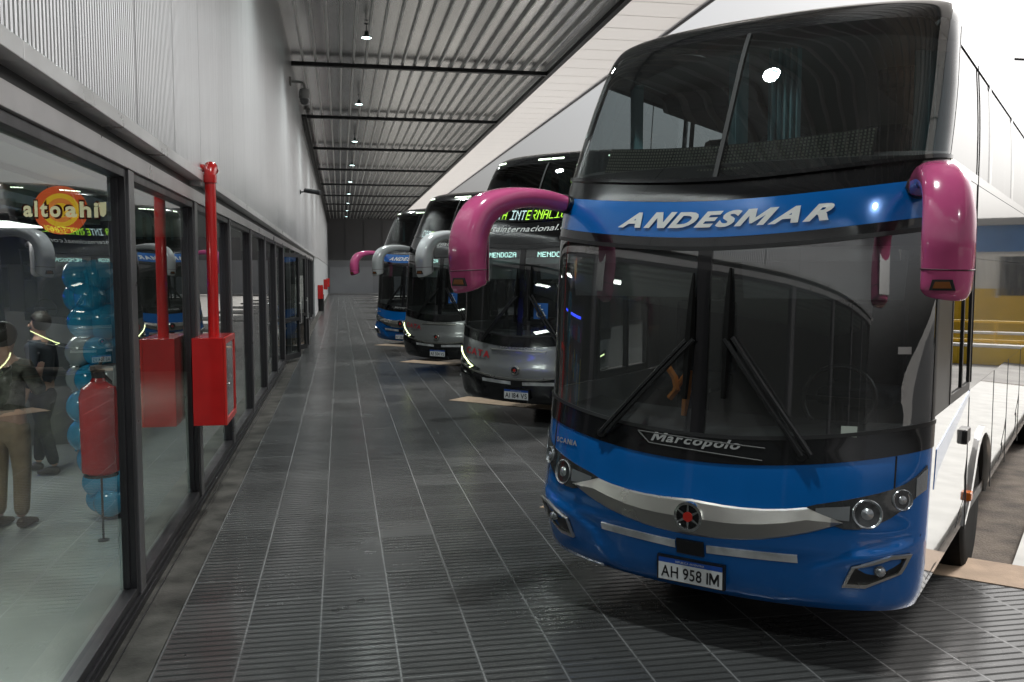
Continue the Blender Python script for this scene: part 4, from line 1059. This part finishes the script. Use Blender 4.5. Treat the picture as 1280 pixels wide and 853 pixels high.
# ------------------------------------------------------------------ in the shop
balloon_blue = mat('balloon_blue', (.03,.36,.62), .18, coat=.6); balloon_grey = mat('balloon_grey', (.42,.46,.46), .2, coat=.5)
t = thing('balloon_column', 'column of blue balloons with pale grey ones stacked behind the first shop window', 'balloons', (-2.15, 8.55, .02))
def balloon(x, y, z, r, m_):
    g = MB(); n_ = 18; prof = [(max(r*math.sin(math.pi*i/12)*(1 if i < 6 else 1), .002), -r*1.08*math.cos(math.pi*i/12)) for i in range(13)]
    prof = [(.012, -r*1.22), (.006, -r*1.13)] + prof[1:]
    g.lathe(prof, n_, (0,0,0)); o = g.build('balloon', m_, t, smooth=180); o.location = (x, y, z); o.rotation_euler = (rnd.uniform(-.5,.5), rnd.uniform(-.5,.5), rnd.uniform(0,6))
zz = [.16,.34,.52,.76,1.02,1.26,1.50,1.76,1.98,2.16]
for k, z in enumerate(zz):
    grey = k in (3,4,5)
    for j in range(4):
        a = j*math.pi/2 + k*.6
        off = .11 if not grey else .13
        mcol = balloon_grey if (grey and j % 3 != 1) or (k == 6 and j == 0) else balloon_blue
        dx = .12*smoothstep(1.0, 0, z)
        balloon(off*math.cos(a)+dx, off*math.sin(a)*1.1, z, .135+rnd.uniform(-.02,.025), mcol)
# hanging sign: concentric circle with shop lettering, faces given a glow to brighten it
t = thing('shop_sign', 'round orange and yellow sign reading alto ahi, given an added glow, hanging in the near shop', 'sign', SIGN_AT)
fm = lambda u, v, h: (u*1.3, -h*3, v*1.3)
def ringm(r0, r1, h, m_, nm):
    g = MB(); n_ = 40; g.grid([[fm(r*math.cos(2*math.pi*k/n_)*1.06, r*math.sin(2*math.pi*k/n_), h) for k in range(n_)] for r in (r0, r1)], closed=True); g.build(nm, m_, t, smooth=0)
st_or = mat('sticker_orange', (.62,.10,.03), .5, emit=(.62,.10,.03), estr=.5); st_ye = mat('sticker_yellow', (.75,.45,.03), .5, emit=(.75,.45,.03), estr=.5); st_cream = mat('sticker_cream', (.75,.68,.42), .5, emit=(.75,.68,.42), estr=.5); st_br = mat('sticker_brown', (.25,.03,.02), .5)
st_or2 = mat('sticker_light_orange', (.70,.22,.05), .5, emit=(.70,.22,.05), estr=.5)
g = MB(); g.lathe([(.001,.002),(.197,.002),(.197,.016),(.001,.016)], 40, (0,0,0), 'y'); g.tube([(-.1,.01,.15),(-.1,.01,.33)], .004, 6); g.build('backing_disc', mat('sign_back', (.05,.05,.05), .5), t, smooth=30)
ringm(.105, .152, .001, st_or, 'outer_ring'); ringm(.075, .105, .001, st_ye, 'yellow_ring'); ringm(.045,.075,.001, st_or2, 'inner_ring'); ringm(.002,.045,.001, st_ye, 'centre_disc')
g = MB()
for body, y0, bold in (('alto', -.215, .035), ('ahi', .028, .035)):
    vs, fs, W_, H_ = text2d(body, 1.0, bold+.075); wd = .195 if body == 'ahi' else .215
    g.add([fm(y0-.012+x/W_*(wd+.024), -.058+y/H_*.125, .002) for x, y in vs], fs)
g.build('lettering_outline', st_br, t, smooth=0)
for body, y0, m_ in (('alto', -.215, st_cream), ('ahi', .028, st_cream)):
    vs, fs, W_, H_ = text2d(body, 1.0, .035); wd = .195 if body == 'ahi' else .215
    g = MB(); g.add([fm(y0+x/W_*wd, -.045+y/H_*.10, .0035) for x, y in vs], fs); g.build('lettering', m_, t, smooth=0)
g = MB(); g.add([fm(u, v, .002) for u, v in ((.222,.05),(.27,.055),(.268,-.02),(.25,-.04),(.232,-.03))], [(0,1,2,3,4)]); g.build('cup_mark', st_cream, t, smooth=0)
vs, fs, W_, H_ = text2d('SNACKS', 1.0, .01, spacing=1.3)
g = MB()
pts = []
for x, y in vs:
    a = R(-118) + (x/W_)*R(56)+R(0); r_ = .118+.0*y + (y/H_)*.022
    pts.append(fm(r_*math.cos(a)*1.06, r_*math.sin(a), .0025))
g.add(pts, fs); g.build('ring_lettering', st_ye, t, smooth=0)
# blue light strip on the rear wall of the shop
t = tag(MB().tube([(-4.6,8.2,2.08),(-4.6,11.4,2.10)], .022, 8).build('light_strip', mat('blue_led', (.05,.08,.6), .4, emit=(.03,.06,1.0), estr=6), None), 'thin glowing blue light strip across the dark back of the shop', 'light strip')
# shop counter with coloured goods
t = thing('shop_counter', 'dark shop counter with small bright packets behind the first window', 'counter', (-5.2, 10.2, .02))
g = MB(); g.box(-.3,.3,-1.9,1.6,0,1.0); g.build('counter_body', mat('counter_dark', (.03,.03,.035), .35), t, smooth=0, bevel=.01)
g = MB(); g.box(-.35,.35,-1.95,1.65,1.002,1.05); g.build('counter_top', mat('counter_top', (.35,.36,.36), .25), t, smooth=0, bevel=.008)
g = MB(); g.box(-.4,-.3,-1.9,1.6,1.3,1.33); g.box(-.4,-.3,-1.9,1.6,1.7,1.73); g.box(-.4,-.3,-1.9,1.6,2.1,2.13); g.box(-.43,-.4,-1.9,1.6,1.05,2.3); g.build('back_shelf', mat('shelf_dark', (.05,.05,.055), .5), t, smooth=0)
for k in range(34):
    cm = [('packet_yellow',(.7,.6,.05)),('packet_cyan',(.05,.4,.6)),('packet_magenta',(.5,.05,.35)),('packet_red',(.6,.05,.03)),('packet_white',(.7,.7,.7))][rnd.randrange(5)]
    yk = -1.85+3.4*k/34; zk_ = (1.33,1.73)[k % 2]
    g = MB(); hh = rnd.uniform(.12,.28); g.box(-.395,-.32,yk,yk+.075,zk_+.001,zk_+hh); g.build('packet', mat(*cm, .4), t, smooth=0, bevel=.008)
# wheeled extinguisher
t = thing('fire_extinguisher', 'large red fire extinguisher with a black valve on a stand inside the first window', 'extinguisher', (-1.93, 7.75, .02))
E0 = .44
g = MB(); g.lathe([(.12,.12+E0),(.145,.14+E0),(.15,.74+E0),(.13,.82+E0),(.06,.87+E0),(.05,.90+E0)], 28); g.build('cylinder', red_paint, t)
g = MB(); g.lathe([(.05,.90+E0),(.055,.96+E0),(.03,.98+E0)], 14); g.box(-.02,.02,-.16,.03,.97+E0,1.01+E0); g.tube([(0,.03,.98+E0),(0,.16,1.05+E0)], .014, 8); g.build('valve', black_satin, t)
g = MB(); g.tube([(0,.05,.94+E0),(.05,.17,.85+E0),(.06,.18,.5+E0),(.02,.17,.25+E0)], .016, 8); g.build('hose', rubber, t)
g = MB(); g.lathe([(.045,.0),(.045,.012),(.009,.02),(.009,.09+E0),(.13,.10+E0),(.13,.118+E0)], 24); g.build('stand', dark_metal, t)

# lit ceiling panels of the shop
panel_lit = mat('panel_lit', (.9,.9,.9), .5, emit=(.95,1.0,.93), estr=2.5)
for px_, py_, lab in ((-3.0, 6.0, 'nearest lit ceiling panel inside the shop'), (-3.4, 10.0, 'second lit ceiling panel inside the shop'), (-4.0, 16.5, 'lit ceiling panel in the next room of the shop')):
    t = thing('ceiling_panel', lab, 'lamp', (px_, py_, 2.70), 0, 'lit ceiling panels in the shop')
    g = MB(); g.box(-.32,.32,-.62,.62,.0,.05); g.build('housing', dark_metal, t, smooth=0)
    g = MB(); g.box(-.29,.29,-.59,.59,-.012,-.001); g.build('diffuser', panel_lit, t, smooth=0)
    ld = bpy.data.lights.new('panel_light', 'AREA'); ld.shape = 'RECTANGLE'; ld.size = .58; ld.size_y = 1.18; ld.energy = SHOP_W; ld.color = (.97,1.0,.94)
    lo = bpy.data.objects.new('panel_light', ld); COL.objects.link(lo); lo.parent = t; lo.location = (0,0,-.02)

# people in the shop
def skin_mesh(name, joints, edges, m_, parent, sub=2, root=0):
    me = bpy.data.meshes.new(name); me.from_pydata([j[0] for j in joints], edges, [])
    o = bpy.data.objects.new(name, me); COL.objects.link(o)
    md = o.modifiers.new('skin', 'SKIN'); md.use_smooth_shade = True
    for v, j in zip(me.skin_vertices[0].data, joints):
        r_ = j[1]; v.radius = r_ if isinstance(r_, tuple) else (r_, r_)
    me.skin_vertices[0].data[root].use_root = True
    sb = o.modifiers.new('sub', 'SUBSURF'); sb.levels = sub; sb.render_levels = sub
    dg = bpy.context.evaluated_depsgraph_get(); dg.update()
    m2 = bpy.data.meshes.new_from_object(o.evaluated_get(dg)); bpy.data.objects.remove(o)
    m2.materials.clear(); m2.materials.append(m_)
    for p in m2.polygons: p.use_smooth = True
    o = bpy.data.objects.new(name, m2); COL.objects.link(o); o.parent = parent
    return o
def person(loc, rz, label, shirt_m, trouser_m, shoe_m, hair_m, skin_m, raise_hand=True, stride=.0):
    t = thing('person', label, 'person', loc, rz)
    # faces local -y; total height 1.74
    J = [((0,0,.95),.10),((0,0,1.10),(.13,.10)),((0,0,1.28),(.15,.11)),((0,0,1.42),(.11,.09)),((0,0,1.50),.055),((0,-.01,1.575),.075),((0,-.012,1.64),.092),((0,-.005,1.70),.075)]
    E_ = [(i, i+1) for i in range(7)]
    def addj(pt, r, par): J.append((pt, r)); E_.append((par, len(J)-1)); return len(J)-1
    for sg in (-1, 1):
        s_ = addj((sg*.17,0,1.40), .060, 3)
        if raise_hand: el = addj((sg*.23,-.10,1.16), .046, s_); wr = addj((sg*.10,-.30,1.27), .032, el)
        else: el = addj((sg*.24,.02,1.13), .046, s_); wr = addj((sg*.23,-.06,.90), .032, el)
        dr = Vector((0,-.03,.08)) if raise_hand else Vector((0,-.02,-.09))
        hd = addj(tuple(Vector(J[wr][0])+dr*.6), (.034,.022), wr)
        for f_ in range(4):
            b_ = Vector(J[hd][0])+Vector((sg*(.022-.015*f_),0,0))+dr*.35; tip = b_+dr*(.75-.1*abs(f_-1.4))+Vector((0,-.012,0))
            k1 = addj(tuple(b_), .0095, hd); addj(tuple(tip), .008, k1)
        k1 = addj(tuple(Vector(J[hd][0])+Vector((-sg*.035,-.01,0))+dr*.05), .010, hd); addj(tuple(Vector(J[hd][0])+Vector((-sg*.045,-.02,0))+dr*.45), .009, k1)
        hp = addj((sg*.09, 0, .90), .09, 0); kn = addj((sg*.10, -.01+sg*stride*.5, .50), .058, hp); an = addj((sg*.10, .02+sg*stride, .09), .042, kn)
    skin_mesh('body', J, E_, skin_m, t, 1)
    # clothing
    S = [((0,0,.93),(.17,.125)),((0,0,1.10),(.165,.125)),((0,0,1.28),(.18,.13)),((0,0,1.42),(.13,.105)),((0,0,1.475),.07)]; Es = [(0,1),(1,2),(2,3),(3,4)]
    for sg in (-1,1):
        S.append(((sg*.175,0,1.40),.078)); a_ = len(S)-1; Es.append((3,a_))
        S.append((((sg*.235,-.10,1.16) if raise_hand else (sg*.245,.02,1.13)),.062)); Es.append((a_,a_+1))
        S.append((((sg*.14,-.24,1.235) if raise_hand else (sg*.232,-.045,.95)),.048)); Es.append((a_+1,a_+2))
    skin_mesh('jacket', S, Es, shirt_m, t, 1)
    Tj = [((0,0,.98),(.165,.125)),((0,0,.90),(.16,.125))]; Et = [(0,1)]
    for sg in (-1,1):
        k = len(Tj); Tj += [((sg*.095,0,.80),.105),((sg*.105,-.012+sg*stride*.5,.50),.078),((sg*.105,.02+sg*stride,.10),.066)]; Et += [(1,k),(k,k+1),(k+1,k+2)]
    skin_mesh('trousers', Tj, Et, trouser_m, t, 1)
    for sg in (-1,1):
        skin_mesh('shoe', [((sg*.105,.075+sg*stride,.045),(.042,.042)),((sg*.105,.0+sg*stride,.06),(.048,.055)),((sg*.108,-.09+sg*stride,.04),(.05,.036)),((sg*.112,-.17+sg*stride,.03),(.042,.026))], [(0,1),(1,2),(2,3)], shoe_m, t, 2)
    g = MB(); g.sphere((0,.012,1.665), .108, 16, 10, sz=1.05)
    g.v = [(x, y, z) if (y > -.03 or z > 1.70) else (x*.8, max(y, -.02), z) for x, y, z in g.v]
    g.build('hair', hair_m, t, smooth=180)
    # face
    g = MB()
    for sg in (-1,1): g.sphere((sg*.034,-.098,1.648), .011, 8, 6)
    g.build('eye', mat('eye_dark', (.02,.015,.012), .2), t); 
    g = MB(); g.tube([(0,-.100,1.65),(0,-.118,1.612),(0,-.104,1.605)], [.008,.015,.008], 8); g.build('nose', skin_m, t)
    g = MB(); g.tube([(-.026,-.088,1.575),(0,-.096,1.573),(.026,-.088,1.575)], .006, 6); g.build('mouth', mat('lip', (.30,.10,.08), .5), t)
    return t
skin_m = mat('skin', (.42,.24,.17), .5); hair_m = mat('hair_dark', (.02,.015,.012), .6)
khaki = mat('khaki_cloth', (.24,.17,.10), .85, noise=.15, nscale=12); camo = mat('patterned_cloth', (.10,.10,.085), .9, noise=.7, nscale=14)
navy = mat('dark_cloth', (.025,.03,.04), .9, noise=.2, nscale=10); shoe_b = mat('brown_shoe', (.06,.035,.02), .5); shoe_g = mat('grey_shoe', (.10,.09,.08), .6)
person((-2.80, 8.30, .02), R(165), 'person in khaki trousers and brown shoes standing inside the first shop window', camo, khaki, shoe_b, hair_m, skin_m, True)
person((-3.20, 10.55, .02), R(-100), 'person in dark trousers and jacket standing deeper inside the shop', navy, navy, shoe_g, hair_m, skin_m, False, .14)

# ================================================================== BEYOND THE BUSES (seen in the glossy bus side)
wall_yellow = mat('yellow_paint', (.75,.48,.02), .6, noise=.15, nscale=1); wall_blue = mat('blue_wall', (.04,.16,.40), .6, noise=.15, nscale=1); wall_white = mat('white_wall', (.72,.72,.70), .7, noise=.08, nscale=.6)
roof_grey = mat('roof_sheet', (.30,.31,.32), .5); win_dark = mat('window_dark', (.03,.035,.04), .1, coat=.5)
def kiosk(x, y, rz, w_, d_, h_, low, high, label, name='kiosk'):
    t = thing(name, label, 'kiosk', (x, y, GZ), rz)
    g = MB(); g.box(-w_/2, w_/2, -d_/2, d_/2, 0, h_*.42); g.build('lower_wall', low, t, smooth=0)
    g = MB(); g.box(-w_/2, w_/2, -d_/2, d_/2, h_*.42, h_*.74); g.build('middle_wall', wall_white, t, smooth=0)
    g = MB(); g.box(-w_/2-.1, w_/2+.1, -d_/2-.1, d_/2+.1, h_*.74, h_*.97); g.build('fascia', high, t, smooth=0)
    g = MB(); g.box(-w_/2-.3, w_/2+.3, -d_/2-.4, d_/2+.3, h_*.97, h_*1.03); g.build('roof', roof_grey, t, smooth=0)
    n_ = max(2, int(w_/2.4))
    for k in range(n_):
        xx = -w_/2 + w_*(k+.5)/n_
        f = MB(); f.box(xx-.62, xx+.62, -d_/2-.04, -d_/2-.002, h_*.36, h_*.70); fo = f.build('window', win_dark, t, smooth=0)
        f = MB(); f.box(xx-.70, xx-.62, -d_/2-.06, -d_/2-.002, h_*.34, h_*.72); f.box(xx+.62, xx+.70, -d_/2-.06, -d_/2-.002, h_*.34, h_*.72); f.box(xx-.62,xx+.62,-d_/2-.06,-d_/2-.002,h_*.70,h_*.72); f.build('window_frame', wall_white, fo, smooth=0)
    return t
kiosk(27, 29, R(-45), 12, 4, 4.2, wall_yellow, wall_blue, 'yellow and white kiosk with a blue fascia across the yard')
kiosk(40, 24, R(-55), 9, 4, 3.6, wall_blue, wall_yellow, 'blue and white kiosk with a yellow fascia across the yard')
kiosk(17, 40, R(-30), 14, 5, 5.0, wall_white, wall_blue, 'long white kiosk with a blue fascia behind the parked coaches')
kiosk(48, 8, R(-80), 12, 5, 4.4, wall_yellow, wall_white, 'low yellow kiosk at the right end of the yard')
def low_wall(x, y, rz, L_, label):
    t = thing('low_wall', label, 'wall', (x, y, GZ), rz)
    g = MB(); g.box(-L_/2, L_/2, -.15, .15, 0, .45); g.build('wall_body', wall_yellow, t, smooth=0, bevel=.02)
    g = MB(); g.box(-L_/2, L_/2, -.18, .18, .452, .52); g.build('coping', wall_white, t, smooth=0)
low_wall(22, 22.5, R(-45), 30, 'low yellow kerb wall with a white coping across the yard')
low_wall(34, 15, R(-60), 18, 'shorter yellow kerb wall at the right of the yard')
def railing(x, y, rz, n_, label):
    t = thing('railing', label, 'railing', (x, y, GZ), rz)
    for k in range(n_+1):
        g = MB(); g.tube([((k-n_/2)*1.5,0,0),((k-n_/2)*1.5,0,1.05)], .035, 8); g.build('post', wall_yellow, t)
    for z in (.55, 1.05):
        g = MB(); g.tube([(-n_/2*1.5,0,z),(n_/2*1.5,0,z)], .03, 8); g.build('rail', wall_yellow, t)
railing(19.5, 18.5, R(-42), 12, 'yellow tubular railing along the near side of the yard'); railing(36, 20, R(-55), 8, 'yellow tubular railing in front of the blue and white kiosk')
low_wall(15.5, 20.5, R(-40), 14, 'yellow kerb wall nearest the parked coaches')
t = thing('utility_pole', 'tall thin dark pole with short crossbars beyond the yard', 'pole', (21, 25, GZ))
g = MB(); g.tube([(0,0,0),(0,0,9.5)], .07, 8); g.build('post', dark_metal, t); g = MB(); g.tube([(-.5,0,8.9),(.5,0,8.9)], .04, 6); g.build('crossbar', dark_metal, t)
bark = mat('bark', (.10,.075,.055), .9, noise=.3, nscale=12)
def bare_tree(x, y, h_, seed, label):
    r2 = random.Random(seed); t = thing('bare_tree', label, 'tree', (x, y, GZ), r2.uniform(0,6), 'bare trees across the yard')
    tr = MB(); top_ = [(0,0,0),(.05,.02,h_*.18),(.02,.08,h_*.38)]; tr.tube(top_, [.16,.13,.10], 8); tr.build('trunk', bark, t)
    cr_ = MB()
    def br(p, d, L_, r_, dep):
        p = Vector(p); pts = [p]; d = Vector(d).normalized()
        for k in range(3): 
            d = (d+Vector((r2.uniform(-.25,.25), r2.uniform(-.25,.25), r2.uniform(-.05,.25)))).normalized(); p = p+d*L_/3; pts.append(p)
        cr_.tube(pts, [r_, r_*.8, r_*.65, r_*.5], 5, cap=False)
        if dep > 0:
            for k in range(3 if dep > 1 else 4):
                a = r2.uniform(0, 6.28); q_ = pts[r2.choice((1,2,3))]
                br(q_, d*.8+Vector((math.cos(a), math.sin(a), r2.uniform(.1,.6)))*.75, L_*.68, r_*.5, dep-1)
    for k in range(5):
        a = k*1.26+r2.uniform(-.3,.3); br((.02,.08,h_*.37), (math.cos(a)*.7, math.sin(a)*.7, 1), h_*.30, .07, 4)
    cr_.build('crown', bark, t, smooth=0)
bare_tree(31, 37, 7.5, 3, 'tall bare tree behind the yellow and white kiosk'); bare_tree(44, 33, 6.5, 5, 'bare tree behind the blue and white kiosk'); bare_tree(22, 47, 8, 8, 'bare tree behind the long white kiosk'); bare_tree(55, 20, 7, 9, 'bare tree at the right end of the yard')
